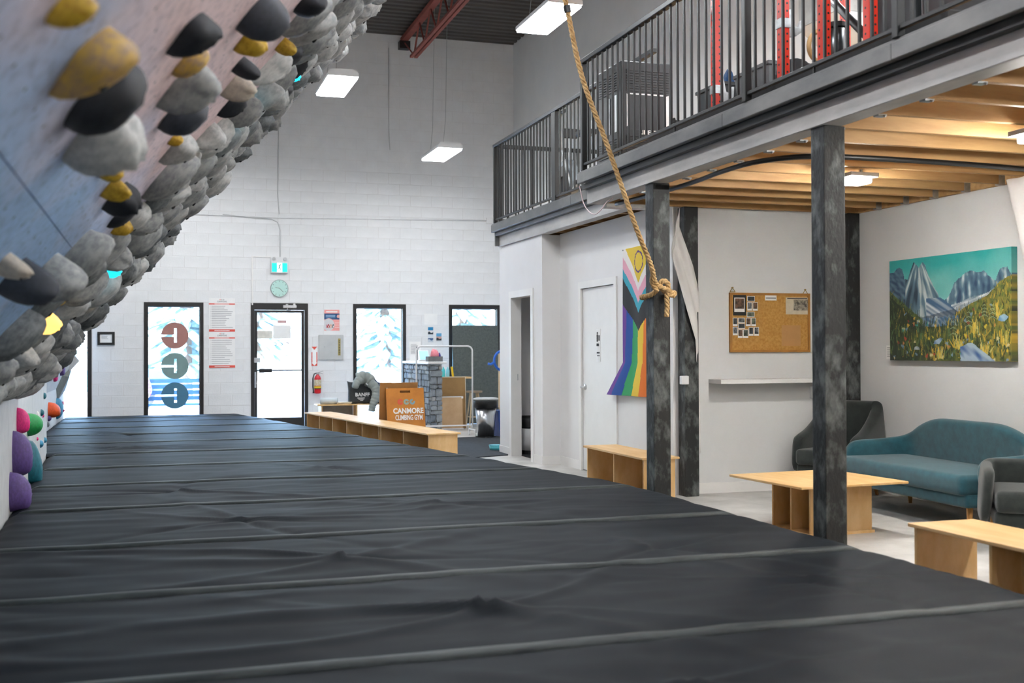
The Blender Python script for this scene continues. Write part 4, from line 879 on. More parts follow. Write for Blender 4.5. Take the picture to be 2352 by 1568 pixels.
# boards leaning
t = thing('hardboard_sheet', 'large brown hardboard sheet leaning behind the small board', 'board', (4.97, 19.1, 0)); MB().cbox((0, .05, .455), (.585, .012, .90), Matrix.Rotation(-.06, 3, 'X')).build('sheet', pm('hardboard', '#8f6d42', .7, scale=3, c2='#a07c4c'), t)
mb = MB(); R_ = Matrix.Rotation(-.06, 3, 'X')
for c, d in (((0, .078, .905), (.60, .018, .012)), ((-.294, .048, .455), (.010, .018, .905)), ((.294, .048, .455), (.010, .018, .905))): mb.cbox(c, d, R_)
mb.build('edging', pm('pale_edging', '#cfc4b2', .6), t)
t = thing('framed_board', 'small tan framed board leaning on the big hardboard sheet', 'board', (4.965, 18.96, 0)); R_ = Matrix.Rotation(-.07, 3, 'X')
MB().cbox((0, .03, .285), (.40, .012, .56), R_).build('sheet', pm('tan_fibreboard', '#c4a078', .7, scale=5, c2='#cfad86'), t)
mb = MB(); mb.cbox((0, .048, .565), (.42, .018, .018), R_); mb.cbox((0, .012, .012), (.42, .018, .018), R_); mb.build('edging', M_WHITEMETAL, t)
for x in (-.195, .195): MB().cbox((x, .042, .55), (.03, .022, .03), R_).build('corner_cap', M_TRIM, t)
# work table with bottles behind the boards
t = thing('work_table', 'narrow wood topped work table behind the hardboard sheet', 'table', (5.10, 19.62, 0)); MB().rbox(-.40, .36, -.22, .22, .87, .90, .003, 1).build('table_top', M_PLY, t)
for x, y in ((-.36, -.18), (-.36, .18), (.08, -.18), (.08, .18)): MB().box(x-.02, x+.02, y-.02, y+.02, 0, .8695).build('leg', M_PLY, t)
def bottle(x, y, c, lab):
    t = thing('spray_bottle', lab, 'bottle', (x, y, .90), group='spray bottles on the work table')
    MB().lathe([(.03, 0), (.034, .01), (.034, .12), (.02, .15), (.012, .165), (.012, .18)], (0, 0, 0), 14).build('bottle_body', c, t, smooth=True)
    mb = MB(); mb.box(-.035, .018, -.01, .01, .18, .205); mb.box(-.022, -.014, -.006, .006, .15, .18); mb.build('spray_head', M_WHITEMETAL, t)
bottle(4.95, 19.5, pm('teal_liquid', '#4fc3c9', .25), 'teal spray bottle on the work table, left one'); bottle(5.03, 19.5, pm('pale_blue_liquid', '#8fd3e0', .25), 'pale blue spray bottle on the work table, right one')
o = MB().cbox((5.115, 19.5, .99), (.035, .02, .19), Matrix.Rotation(-.15, 3, 'Y')).build('yellow_tool', pm('yellow_plastic', '#e8c21f', .4)); tag(o, 'yellow marker tube standing beside the spray bottles', 'tool')
t = thing('hand_trimmer', 'small black hand tool beside the spray bottles', 'tool', (4.83, 19.5, .90)); mb = MB(); mb.rbox(-.04, .0, -.02, .02, 0, .12, .008); mb.tube([(.0, 0, .06), (.03, 0, .08), (.05, 0, .04), (.05, 0, .01)], .012, 8); mb.build('tool_body', M_BLACK, t); MB().lathe([(.014, .12), (.014, .15)], (-.02, 0, 0), 10).build('cap', M_STEEL, t)
# clothes rack
t = thing('garment_rack', 'white tubular garment rack on castors in front of the counter', 'rack', (4.45, 17.45, 0))
def arc(c, r, a0, a1, n=6): return [(c[0]+r*math.cos(a0+(a1-a0)*k/n), 0, c[1]+r*math.sin(a0+(a1-a0)*k/n)) for k in range(n+1)]
MB().tube([(-.46, 0, .13)]+arc((-.38, 1.36), .08, PI, PI/2)+arc((.38, 1.36), .08, PI/2, 0)+[(.46, 0, .13)], .0135, 8).build('hoop', M_WHITEMETAL, t, smooth=True)
MB().tube([(-.46, 0, .17), (.46, 0, .17)], .011, 8).build('lower_bar', M_WHITEMETAL, t)
for s in (-1, 1):
    MB().tube([(s*.46, -.20, .10), (s*.46, .20, .10)], .012, 8).build('foot_bar', M_WHITEMETAL, t)
    for y in (-.19, .19):
        mb = MB(); mb.lathe([(.03, -.01), (.03, .01)], (s*.46, y, .032), 12, 'x'); mb.box(s*.46-.014, s*.46+.014, y-.012, y+.012, .05, .10); mb.build('castor', M_WHITEMETAL, t)
# felt board, stool, bins
t = thing('felt_board', 'large grey felt panel standing in front of the last window', 'board', (5.78, 20.3, 0)); MB().cbox((0, 0, .925), (.88, .04, 1.83), Matrix.Rotation(-.03, 3, 'X')).build('panel', pm('grey_felt', '#4e5452', .95, scale=30, c2='#5d6361', bump=.2, bscale=200), t)
for s in (-1, 1): MB().box(s*.36-.02, s*.36+.02, -.12, .14, 0, .02).build('foot', M_BLACK, t)
t = thing('wooden_stool', 'round wooden stool with splayed legs in front of the felt board', 'stool', (5.42, 19.15, 0)); MB().lathe([(.13, .625), (.145, .63), (.145, .655), (.14, .66)], (0, 0, 0), 24).build('seat', pm('grey_wood', '#8b7a66', .6), t)
WOODP = pm('pale_wood', '#c9b493', .6, var=.12, scale=10)
for k in range(4):
    a = PI/4+k*PI/2; c, s = math.cos(a), math.sin(a); MB().tube([(c*.08, s*.08, .625), (c*.17, s*.17, 0)], [.016, .013], 8).build('leg', WOODP, t)
MB().tube([(math.cos(PI/4+k*PI/2)*.135, math.sin(PI/4+k*PI/2)*.135, .20) for k in range(5)], .008, 6).build('rung_ring', WOODP, t)
t = thing('waste_bin', 'brushed steel waste bin with black bag and grey lid', 'bin', (5.0, 17.0, 0))
MB().lathe([(.12, .03), (.155, .55)], (0, 0, 0), 28, sx=1.1, sy=.85).build('bin_body', M_CHROME, t, smooth=True)
MB().lathe([(.15, .53), (.178, .54), (.175, .66), (.17, .67)], (0, 0, 0), 28, sx=1.1, sy=.85).build('bag_rim', M_BLACK, t, smooth=True)
MB().lathe([(.17, .671), (.185, .68), (.18, .705), (.14, .715)], (0, 0, 0), 28, sx=1.1, sy=.85).build('lid', M_GREYPLASTIC, t, smooth=True)
MB().lathe([(.15, 0), (.15, .03)], (0, 0, 0), 24, sx=1.1, sy=.85).build('base', M_BLACK, t); MB().rbox(-.05, .05, -.20, -.11, .005, .02, .004, 1).build('pedal', M_BLACK, t); t.scale = (1, 1, .88)
t = thing('recycling_bin', 'blue plastic bin half hidden behind the washroom wall', 'bin', (5.36, 17.15, 0)); mb = MB(); mb.add([(sx*w_, sy*d_, z) for z, w_, d_ in ((0, .13, .15), (.40, .17, .19)) for sx, sy in ((-1, -1), (1, -1), (1, 1), (-1, 1))], [(0, 1, 5, 4), (1, 2, 6, 5), (2, 3, 7, 6), (3, 0, 4, 7), (3, 2, 1, 0)]); mb.build('bin_body', pm('blue_plastic', '#153f86', .45), t); MB().rbox(-.18, .18, -.20, .20, .40, .42, .006, 1).build('rim', pm('blue_plastic', '#153f86'), t)
t = thing('peg_board', 'light wooden board on the wall behind the bins', 'board', (5.74, 17.95, 0)); MB().box(-.24, .3, -.01, .01, .42, 1.36).build('board', pm('pale_pine', '#d9bf9c', .6), t); 
for x in (-.2, .26): MB().box(x-.02, x+.02, .011, .05, 0, 1.36).build('upright', WOODP, t)
t = thing('blue_hose', 'coil of bright blue strap hanging beside the last window', 'hose', (5.56, 17.917, 1.2)); 
mb = MB(); mb.tube([(.14*math.cos(a), .0, .16*math.sin(a)) for a in [PI*.35+k*PI*1.3/16 for k in range(17)]], .022, 8); mb.build('coil', pm('blue_strap', '#1d62c4', .45), t, smooth=True); MB().tube([(-.13, 0, -.02), (-.20, -.01, -.06), (-.25, -.01, -.05)], .022, 8).build('tail', pm('blue_strap', '#1d62c4'), t, smooth=True)
o = MB().add([(3.62, 13.7, .012), (4.42, 14.0, .012), (5.36, 17.2, .012), (4.3, 17.0, .012), (3.3, 15.0, .012), (3.62, 13.7, 0), (4.42, 14.0, 0), (5.36, 17.2, 0), (4.3, 17.0, 0), (3.3, 15.0, 0)], [(0, 1, 2, 3, 4), (9, 8, 7, 6, 5), (0, 5, 6, 1), (1, 6, 7, 2), (2, 7, 8, 3), (3, 8, 9, 4), (4, 9, 5, 0)]).build('floor_runner', pm('charcoal_runner', '#24272b', .95, scale=20, c2='#33373c', bump=.3, bscale=120)); tag(o, 'black entrance runner on the lobby floor', 'rug')
t = thing('plastic_basket', 'small turquoise plastic basket on the lobby floor by the wall', 'basket', (4.475, 14.74, .0)); MB().lathe([(.06, 0), (.085, .07), (.09, .07), (.08, .012), (.0, .012)], (0, 0, 0), 18).build('basket', pm('turquoise_plastic', '#5fc4cf', .4), t, smooth=True)
MB().lathe([(.088, .068), (.094, .072), (.094, .078), (.088, .08)], (0, 0, 0), 18).build('rim', pm('turquoise_plastic', '#5fc4cf'), t)
t = thing('washroom_bin', 'white bin with black liner just inside the washroom', 'bin', (4.76, 14.12, .004)); MB().lathe([(.12, .05), (.14, .36)], (0, 0, 0), 24).build('bin_body', M_WHITEMETAL, t, smooth=True); MB().lathe([(.142, .34), (.15, .36), (.15, .46), (.12, .50)], (0, 0, 0), 24).build('liner', M_BLACK, t, smooth=True); MB().lathe([(.12, 0), (.12, .05)], (0, 0, 0), 24).build('base', M_BLACK, t)
# ================================================================ FLAG, ROPE, HALLWAY
FLW, FLH = .93, 1.50
def flag_place(u, v):          # u: 0 far edge .. 1 near edge, v: 0 bottom .. 1 top
    y = 10.775-FLW*u; z = .905+1.505*v
    tl = max(0, .22-v)/.22
    y += .33*tl*(1-u)**2.2; z += -.01*tl*(1-u)
    x = 4.672-.012*(1+math.sin(u*14+v*2))*(1-v*.6)-.05*tl*(1-u)-.004
    return (x, y, z)
def flag_col(u, v):
    d = (1-v)*1.505; c = abs(u-.5)*FLW          # d: distance below the top, c: from the centre line
    c = abs(u-.42)*FLW; k = d+c*.95
    if d+c*1.1 < .37:
        r = math.hypot((u-.42)*FLW, d-.155)
        return lin('#5c3a78') if .092 < r < .110 else lin('#e3c23c')
    if k < .45: return lin('#ece6e2')
    if k < .57: return lin('#e7a9bb')
    if k < .67: return lin('#3aa3b8')
    if d+c*.72 < .85: return lin('#2b2b2d')
    b = u+.012*math.sin(v*9)
    for lim, cc in ((.085, '#6a3a94'), (.235, '#1f4fa0'), (.39, '#34a062'), (.55, '#ecc93c'), (.72, '#e87a2c'), (9, '#d93a3a')):
        if b < lim: return lin(cc)
o = raster('pride_flag', 90, 140, flag_place, flag_col, attr_mat('printed_flag', .75)); tag(o, 'rainbow striped progress flag hung upright on the white wall', 'flag')
for y in (10.77, 9.86): MB().lathe([(.008, 0), (.008, -.02)], (4.676, y, 2.40), 8, 'x').build('pin', M_BLACK, o)
# rope: three laid strands
M_ROPE = pm('manila_rope', '#b08a55', .8, scale=30, c2='#cfae7c', bump=.4, bscale=150)
def smooth_path(P, n=14):
    P = [Vector(p) for p in P]; out = []
    for i in range(len(P)-1):
        p0, p1, p2, p3 = P[max(i-1, 0)], P[i], P[i+1], P[min(i+2, len(P)-1)]
        for k in range(n):
            t = k/n; out.append(.5*((2*p1)+(-p0+p2)*t+(2*p0-5*p1+4*p2-p3)*t*t+(-p0+3*p1-3*p2+p3)*t**3))
    return out+[P[-1]]
def laid_rope(path, nm, parent, r=.0105, off=.0105, pitch=.115, step=.012, taper=False):
    P = [Vector(p) for p in path]; Q = [P[0]]; acc = 0
    for a, b in zip(P[:-1], P[1:]):
        L_ = (b-a).length; m = max(1, int(round(L_/step)))
        for k in range(1, m+1): Q.append(a.lerp(b, k/m))
    strands = [[], [], []]; up = None; d = 0
    for i, p in enumerate(Q):
        t = (Q[min(i+1, len(Q)-1)]-Q[max(i-1, 0)]).normalized()
        if up is None: up = Vector((0, 1, 0)) if abs(t.y) < .9 else Vector((1, 0, 0))
        a = t.cross(up).normalized(); b = a.cross(t).normalized(); up = b
        if i: d += (Q[i]-Q[i-1]).length
        for s in range(3):
            ph = 2*PI*(d/pitch+s/3); strands[s].append(p+(a*math.cos(ph)+b*math.sin(ph))*off)
    for s in strands: MB().tube(s, r, 6).build(nm, M_ROPE, parent, smooth=True)
rp = thing('climbing_rope', 'thick tan climbing rope tied round the black column and rising to the roof', 'rope', (0, 0, 0))
main = smooth_path([(3.80, 8.115, 1.83), (3.745, 8.09, 1.90), (3.70, 7.99, 2.0), (3.523, 7.90, 2.309), (3.274, 7.86, 2.912), (3.065, 7.84, 3.41), (2.93, 7.84, 3.99), (2.62, 7.84, 5.4), (2.35, 7.84, 7.24)], 10)
laid_rope(main, 'strand', rp)
cx, cy, hx = 3.8725, 8.255, .097
loop = [(3.80, 8.135, 1.83), (cx-hx, cy-hx+.03, 1.80), (cx-hx, cy+hx, 1.79), (cx+hx, cy+hx, 1.80), (cx+hx+.01, cy-hx+.02, 1.82), (cx+.06, cy-hx-.03, 1.80), (cx-.0, cy-hx-.03, 1.83), (cx-.045, cy-hx-.035, 1.88), (cx-.02, cy-hx-.055, 1.91), (cx+.02, cy-hx-.05, 1.88), (cx+.015, cy-hx-.035, 1.80), (cx+.02, cy-hx-.03, 1.72), (cx+.018, cy-hx-.025, 1.63)]
laid_rope(smooth_path(loop, 8), 'knot_strand', rp, r=.0115, off=.0112, pitch=.10, step=.010)
laid_rope(smooth_path([(3.70, 7.99, 2.0), (3.78, 8.10, 1.89), (cx-.03, cy-hx-.05, 1.855), (cx+.04, cy-hx-.045, 1.83), (cx+hx+.012, cy-hx+.03, 1.80)], 8), 'knot_strand', rp, r=.0115, off=.0112, pitch=.10, step=.010)
MB().tube([(2.955, 7.84, 3.88), (2.945, 7.84, 3.93)], .027, 10).build('tape_band', M_BLACK, rp)
MB().lathe([(.05, 0), (.05, .02)], (2.35, 7.84, 7.235), 12).build('anchor', M_STEEL, rp)
# drapes
M_CLOTH = pm('white_cloth', '#e4e1de', .85, var=.03, scale=6, bump=.05, bscale=200)
def drape(nm, label, rows, nf, amp, axis):
    """rows: list of (left point, right point) top to bottom; folds along the strip"""
    R = [(Vector(a), Vector(b)) for a, b in rows]; vs = []; nu, nv = 40, 40
    for j in range(nv+1):
        t = j/nv*(len(R)-1); i = min(int(t), len(R)-2); f = t-i
        a = R[i][0].lerp(R[i+1][0], f); b = R[i][1].lerp(R[i+1][1], f)
        for k in range(nu+1):
            p = a.lerp(b, k/nu); w_ = amp*math.sin(k/nu*nf*2*PI+j*.05)*(.4+.6*math.sin(PI*k/nu)); vs.append(p+Vector(axis)*w_)
    o = MB().add(vs, [(j*(nu+1)+k, j*(nu+1)+k+1, (j+1)*(nu+1)+k+1, (j+1)*(nu+1)+k) for j in range(nv) for k in range(nu)]).build(nm, M_CLOTH, smooth=True, fix=False)
    md = o.modifiers.new('thickness', 'SOLIDIFY'); md.thickness = .004
    return tag(o, label, 'drape')
drape('cloth_drape', 'white cloth swept diagonally across the black column by the lounge', [((4.50, 9.30, 2.30), (4.58, 9.30, 2.66)), ((4.561, 9.42, 2.23), (4.638, 9.42, 2.50)), ((4.68, 9.43, 1.86), (4.78, 9.43, 2.15)), ((4.81, 9.44, 1.46), (4.88, 9.50, 1.90)), ((4.875, 9.52, 1.0), (4.91, 9.58, 1.5)), ((4.875, 9.54, .37), (4.94, 9.6, .40))], 2.0, .012, (0, 1, 0))
drape('cloth_drape', 'white curtain hanging from the joists at the right edge of the picture', [((6.40, 6.15, 2.695), (6.42, 7.261, 2.695)), ((6.40, 6.15, 2.35), (6.42, 7.165, 2.34)), ((6.40, 6.12, 1.9), (6.42, 7.055, 1.9)), ((6.42, 6.1, 1.0), (6.44, 6.75, 1.0))], 6, .022, (1, 0, 0))
tag(MB().rbox(4.66, 4.735, 9.43, 9.475, 1.045, 1.125, .004, 1).build('control_box', M_WHITEMETAL), 'small white control box between the two black columns', 'box')
# benches
cubby_bench('plywood cubby bench below the striped flag', (4.22, 8.95, 0), 0, 1.40, 2, .36, .43)
t = thing('plywood_bench', 'plywood bench at the lower right corner beside the mat', 'bench', (4.085, 5.13, 0)); 
MB().rbox(-.215, .215, -2.2, 0, .411, .43, .003, 1).build('bench_top', M_PLY, t)
for y in (-.035, -.60, -1.35, -2.1): MB().box(-.19, .20, y-.009, y+.009, 0, .4105).build('leg_panel', M_PLY, t)
MB().box(-.012, .006, -1.341, -.609, .0, .4105).build('spine_panel', M_PLY, t)
# coffee table
t = thing('coffee_table', 'square plywood coffee table on a compartment base', 'table', (4.76, 7.38, 0), math.radians(4))
MB().rbox(-.47, .47, -.46, .46, .382, .40, .003, 1).build('table_top', M_PLY, t)
MB().box(-.21, .34, -.21, -.192, .022, .3815).build('front_panel', M_PLY, t); MB().box(-.21, .34, .252, .27, .022, .3815).build('rear_panel', M_PLY, t)
MB().box(.322, .34, -.1915, .2515, .022, .3815).build('side_panel', M_PLY, t); MB().box(-.21, .3215, .02, .038, .022, .3815).build('divider', M_PLY, t); MB().box(-.225, .355, -.225, .285, 0, .0215).build('base_panel', M_PLY, t)

# ================================================================ LOUNGE
# shelf and cork board
t = thing('wall_shelf', 'long white floating shelf under the cork board', 'shelf', (5.65, 9.65, 1.045)); MB().rbox(-.60, .60, -.25, -.001, 0, .042, .003, 1).build('shelf_board', M_TRIM, t)
t = thing('cork_board', 'wood framed cork board with small photographs', 'board', (5.71, 9.65, 1.34)); X0, Z0 = 5.71, 1.34
def cb(px_, py_): return (5.272+((1650+px_*.1658)-1674)*.004783-X0, 1.912-((640+py_*.1658)-672)*.00419-Z0)
mb = MB(); frame(mb, -.44, .44, 0, .572, -.028, -.002, .022); mb.build('frame', pm('oak_frame', '#a87430', .5, var=.15), t)
MB().box(-.418, .418, -.016, -.002, .022, .55).build('cork', pm('cork', '#b07f3a', .9, scale=45, c2='#c69650', bump=.2, bscale=200), t)
M_PHOTO = [pm('photo_%d' % k, c, .35, scale=30, c2=d) for k, (c, d) in enumerate((('#15171a', '#3c4148'), ('#20261f', '#6c7466'), ('#17120f', '#7a5a46'), ('#101318', '#8c8f96')))]
def sheet(px0, py0, px1, py1, m, nm, y=-.017):
    (x0, z1), (x1, z0) = cb(px0, py0), cb(px1, py1); return MB().box(x0, x1, y-.002, y, z0, z1).build(nm, m, t)
sheet(190, 218, 365, 508, M_BLACK, 'black_poster'); sheet(205, 262, 345, 458, M_PAPER, 'poster_print', -.0192); sheet(216, 272, 335, 415, M_PHOTO[2], 'poster_photo', -.0214)
PH = [(382, 238, 486, 312, 0), (382, 322, 446, 440, 0), (456, 322, 524, 440, 1), (375, 455, 480, 530, 1), (184, 540, 248, 655, 0), (255, 540, 348, 612, 1), (362, 540, 428, 655, 1), (436, 540, 500, 655, 1), (255, 618, 350, 690, 1), (184, 665, 248, 782, 0), (252, 702, 318, 818, 0), (324, 702, 394, 818, 1), (400, 670, 464, 788, 1), (474, 668, 540, 788, 0)]
for k, (a, b, c, d, q) in enumerate(PH):
    s_ = sheet(a, b, c, d, M_PAPER, 'instant_photo'); ins = 7; (x0, z1), (x1, z0) = cb(a+ins, b+ins), cb(c-ins, d-(26 if d-b > 90 else 9)); MB().box(x0, x1, -.0212, -.0192, z0, z1).build('picture', M_PHOTO[(k*7) % 4], s_)
s_ = sheet(628, 225, 786, 295, M_PAPER, 'title_card'); (x0, z1), (x1, z0) = cb(640, 255), cb(775, 270); MB().box(x0, x1, -.0205, -.0192, z0, z1).build('title_print', M_GREYINK, s_)
s_ = sheet(915, 250, 1235, 488, pm('newsprint', '#cfc2ab', .8), 'newspaper_clipping'); (x0, z1), (x1, z0) = cb(1025, 280), cb(1222, 432); MB().box(x0, x1, -.0205, -.0192, z0, z1).build('news_photo', pm('news_photo', '#4a4640', .7, scale=35, c2='#b5ab98'), s_); (x0, z1), (x1, z0) = cb(935, 258), cb(1215, 270); MB().box(x0, x1, -.0205, -.0192, z0, z1).build('headline', M_INK, s_)
sheet(855, 640, 1120, 930, pm('faded_paper', '#b98a56', .8, var=.04), 'faded_sheet', -.0165)
for a, b in ((188, 175), (1195, 190)):
    x, z = cb(a, b); mb = MB()
    for s in (-1, 1): mb.tube([(x, -.012, z+.035), (x+s*.028, -.012, z-.005)], .0035, 5)
    mb.tube([(x-.028, -.012, z-.005), (x+.028, -.012, z-.005)], .0035, 5); mb.lathe([(.007, -.001), (.007, -.02)], (x, 0, z+.036), 8, 'y'); mb.build('hanger', pm('brass', '#a98d4c', .4, metal=.7), t)
o = MB().rbox(6.155, 6.19, 9.615, 9.649, .885, 1.0, .004, 1).build('wall_switch', M_WHITEMETAL); tag(o, 'narrow white switch box below the shelf end', 'switch')
# ---- the painting
def vnoise(x, y, s=0): return noise.noise(Vector((x, y, s)))
def poly_in(u, v, P):
    c = False; n = len(P); j = n-1
    for i in range(n):
        if (P[i][1] > v) != (P[j][1] > v) and u < (P[j][0]-P[i][0])*(v-P[i][1])/(P[j][1]-P[i][1])+P[i][0]: c = not c
        j = i
    return c
def ramp(u, P):
    for (a, b), (c, d) in zip(P[:-1], P[1:]):
        if a <= u <= c: return b+(d-b)*(u-a)/(c-a)
    return P[-1][1]
RID_L = [(0, .87), (.04, .88), (.07, .92), (.12, .91), (.14, .80), (.17, .80), (.20, .90), (.225, .965), (.24, .94), (.27, .90), (.30, .955), (.325, .92), (.35, .83), (.40, .70), (.45, .60), (.50, .56), (1, .0)]
RID_R = [(0, 0), (.47, .55), (.52, .60), (.57, .73), (.64, .80), (.70, .83), (.76, .80), (.80, .82), (.86, .73), (.885, .72), (.92, .82), (.97, .83), (1, .76)]
MEAD_L = [(0, .70), (.10, .60), (.22, .47), (.30, .40), (.40, .36), (.5, .36), (.6, .46), (.70, .52), (.80, .58), (.90, .68), (1, .76)]
rp_ = random.Random(8)
def mixc(a, b, t):
    t = min(1, max(0, t)); return [x+(y-x)*t for x, y in zip(a, b)]
PC_ = {k: lin(v) for k, v in dict(dk='#22384a', md='#5f7f90', lt='#c9d2cf', bl='#3f6486', nv='#2b4664', wh='#dfe4e2', g0='#1c2b1d', g1='#33492a', g2='#5f6f34', y1='#c9a63a', tl='#2fa6a2', tp='#8fd0c8').items()}
STROKES = []
MC = ['#1c2b1d', '#26391f', '#33492a', '#44592d', '#5d6b33', '#7d7c3a', '#a88f38', '#cfa93c', '#17241a', '#2c4230', '#4f6f48', '#233421']
for k in range(1300):
    u, v = rp_.random(), rp_.random()*.76; a = rp_.gauss(1.57, .30); w_ = min(1, .15+u*.8)
    c = rp_.choice(MC[:4]+MC[8:]) if rp_.random() > .5*w_ else rp_.choice(MC[4:8])
    sz = .6+1.1*(1-v/.76)
    STROKES.append((u, v, math.cos(a), math.sin(a), rp_.uniform(.02, .05)*sz, rp_.uniform(.0025, .006)*sz, lin(c)))
for k in range(75): STROKES.append((rp_.random(), rp_.random()*.5, rp_.uniform(-1, 1), rp_.uniform(-.4, 1), rp_.uniform(.010, .028), rp_.uniform(.006, .015), lin(rp_.choice(['#b8432f', '#d8a83a', '#7d9bc0', '#3c958d', '#c9824a', '#dccfa0', '#8a2f2c', '#d8bb3a', '#6f8fb0']))))
for cx_, cy_ in ((.72, .30), (.95, .20), (.90, .45), (.60, .18), (.45, .07), (.80, .12)):
    for k in range(26): STROKES.append((cx_+rp_.gauss(0, .018), cy_-.04+rp_.gauss(0, .02), rp_.gauss(0, .35), 1, rp_.uniform(.03, .07), rp_.uniform(.003, .006), lin(rp_.choice(['#d9b23c', '#e5c757', '#b99a35', '#c9c27a', '#8f9a4a']))))
for x, y0, hh in ((.09, .38, .16), (.30, .28, .18), (.555, .26, .22), (.68, .33, .16), (.80, .42, .12), (.86, .40, .14)):
    for k in range(12):
        f = k/12; s = .035*(1-f)+.004
        for sg in (-1, 1): STROKES.append((x, y0+hh*f, sg*.9, -.35, s, .0026, lin('#8ea58a' if k % 3 == 0 and x > .5 else '#22342a')))
def ridge(x): return 1-2*abs(x)
def paint_grid(nx, ny):
    A = np.zeros((ny, nx, 3), dtype=np.float32); asp = 1.68; P = PC_
    for j in range(ny):
        v = (j+.5)/ny
        for i in range(nx):
            u = (i+.5)/nx; n1 = vnoise(u*7, v*7, 1); n2 = vnoise(u*38, v*22, 2); n3 = vnoise(u*30+v*26, v*16-u*12, 3)
            c = mixc(P['tp'], P['tl'], (v-.5)*2.2+.25*n1-.5*max(0, u-.55)); c = [x*(1+.05*n2) for x in c]
            if v < ramp(u, RID_R)+.010*n2:
                k = .5+.9*vnoise(u*34, v*5+u*4, 5)+.25*n2; c = mixc(P['nv'], P['md'], k*1.6) if k < .6 else mixc(P['md'], P['wh'], (k-.6)*2.2)
                if v < .70-.42*(.98-u)+.03*n1: k = .5+1.1*vnoise((u+v*.9)*10, (v-u*.55)*34, 8); c = mixc(P['bl'], P['wh'], k)
            if v < ramp(u, RID_L)+.012*n2 and u < .60:
                ax = (u-.262)/(1.06-v); k = .5+1.0*vnoise(ax*9, v*3.2+ax*2, 6)+.3*vnoise(ax*24, v*9, 7); k += .18 if ax > .03 else -.1
                c = mixc(P['dk'], P['md'], k*1.7) if k < .6 else mixc(P['md'], P['lt'], (k-.6)*2.6)
                if u < .15: c = mixc(P['nv'], P['md'], .35+.9*n3)
                if v < .60 and u > .33: c = mixc(P['bl'], P['wh'], .35+1.0*vnoise((u+v)*8, (v+u*.8)*30, 9))
                if v < .42+.25*abs(u-.30): c = mixc(c, P['dk'], .65)
            m = ramp(u, MEAD_L)+.018*n1+.01*n2
            if v < m:
                c = mixc(P['g0'], P['g2'], u*.9-.05+.55*n1+.2*n3); c = mixc(c, P['y1'], max(0, .35*(u-.35)+.5*n2*u)) if u > .4 else c
                if v > m-.05 and u < .34: c = mixc(P['g1'], P['g2'], .5+n3)
            if .30 < u < .60 and .335+.03*n1 < v < .415+.04*n2: c = mixc(P['bl'], P['lt'], .15+.8*n3)
            A[j, i] = c
    for u, v, dx, dy, L_, w_, cc in STROKES:
        if v > ramp(min(1, max(0, u)), MEAD_L)-.015 or not 0 <= u <= 1 or v < 0: continue
        i0, i1 = max(0, int((u-L_-.01)*nx)), min(nx-1, int((u+L_+.01)*nx)); j0, j1 = max(0, int((v-L_*asp-.01)*ny)), min(ny-1, int((v+L_*asp+.01)*ny))
        n_ = math.hypot(dx, dy) or 1; dx, dy = dx/n_, dy/n_
        for j in range(j0, j1+1):
            for i in range(i0, i1+1):
                a, b = (i+.5)/nx-u, ((j+.5)/ny-v)/asp; t_ = a*dx+b*dy; p = abs(-a*dy+b*dx); q = w_*(1-.6*t_/L_)
                if 0 <= t_ <= L_ and p < q: A[j, i] = mixc(A[j, i], cc, .45+.5*(1-p/q))
    for Pq, c, d in (([(.61, .0), (.615, .13), (.68, .17), (.71, .165), (.82, .06), (.88, .0)], '#a9bccb', '#3d63a0'), ([(.39, .16), (.40, .19), (.45, .22), (.47, .21), (.44, .16)], '#9fb6cf', '#3f68a8'), ([(.22, .11), (.235, .14), (.265, .135), (.27, .11)], '#b9c2c9', '#6a7f98'), ([(.905, .36), (.91, .40), (.95, .42), (.975, .39), (.95, .35)], '#9cc0d8', '#5a8fc0')):
        c, d = lin(c), lin(d)
        for j in range(int(ny*.46)):
            v = (j+.5)/ny
            for i in range(nx):
                u = (i+.5)/nx
                if poly_in(u+.006*vnoise(u*30, v*30, 2), v, Pq): A[j, i] = mixc(c, d, .3+1.3*vnoise((u*.8+v*.55)*30, (v-u)*5, 4))
    return A
PN, PM_ = 250, 150
PAINT = paint_grid(PN, PM_)
t = thing('painting', 'large unframed painting of pale peaks above a wildflower valley', 'painting', (6.64, 8.175, 1.26)); M_CAN = attr_mat('oil_paint', .5, .25)
def pcol(u, v): return PAINT[min(PM_-1, int(v*PM_)), min(PN-1, int(u*PN))]
raster('painted_canvas', PN, PM_, lambda u, v: (-.06, .785-1.57*u, .925*v), pcol, M_CAN, t)
raster('canvas_edge', 12, PM_, lambda u, v: (-.06+.057*u, -.785, .925*v), lambda u, v: PAINT[min(PM_-1, int(v*PM_)), PN-2], M_CAN, t)
mb = MB(); mb.box(-.058, -.002, -.782, .784, .001, .924); mb.build('stretcher', WOODP, t)
o = MB().box(6.634, 6.639, 8.985, 9.09, 1.27, 1.40).build('title_label', M_PAPER); tag(o, 'small white title label beside the painting', 'label'); mb = MB(); 
for k in range(5): mb.box(6.6325, 6.634, 9.02, 9.075, 1.375-.02*k, 1.381-.02*k)
mb.build('label_print', M_GREYINK, o)
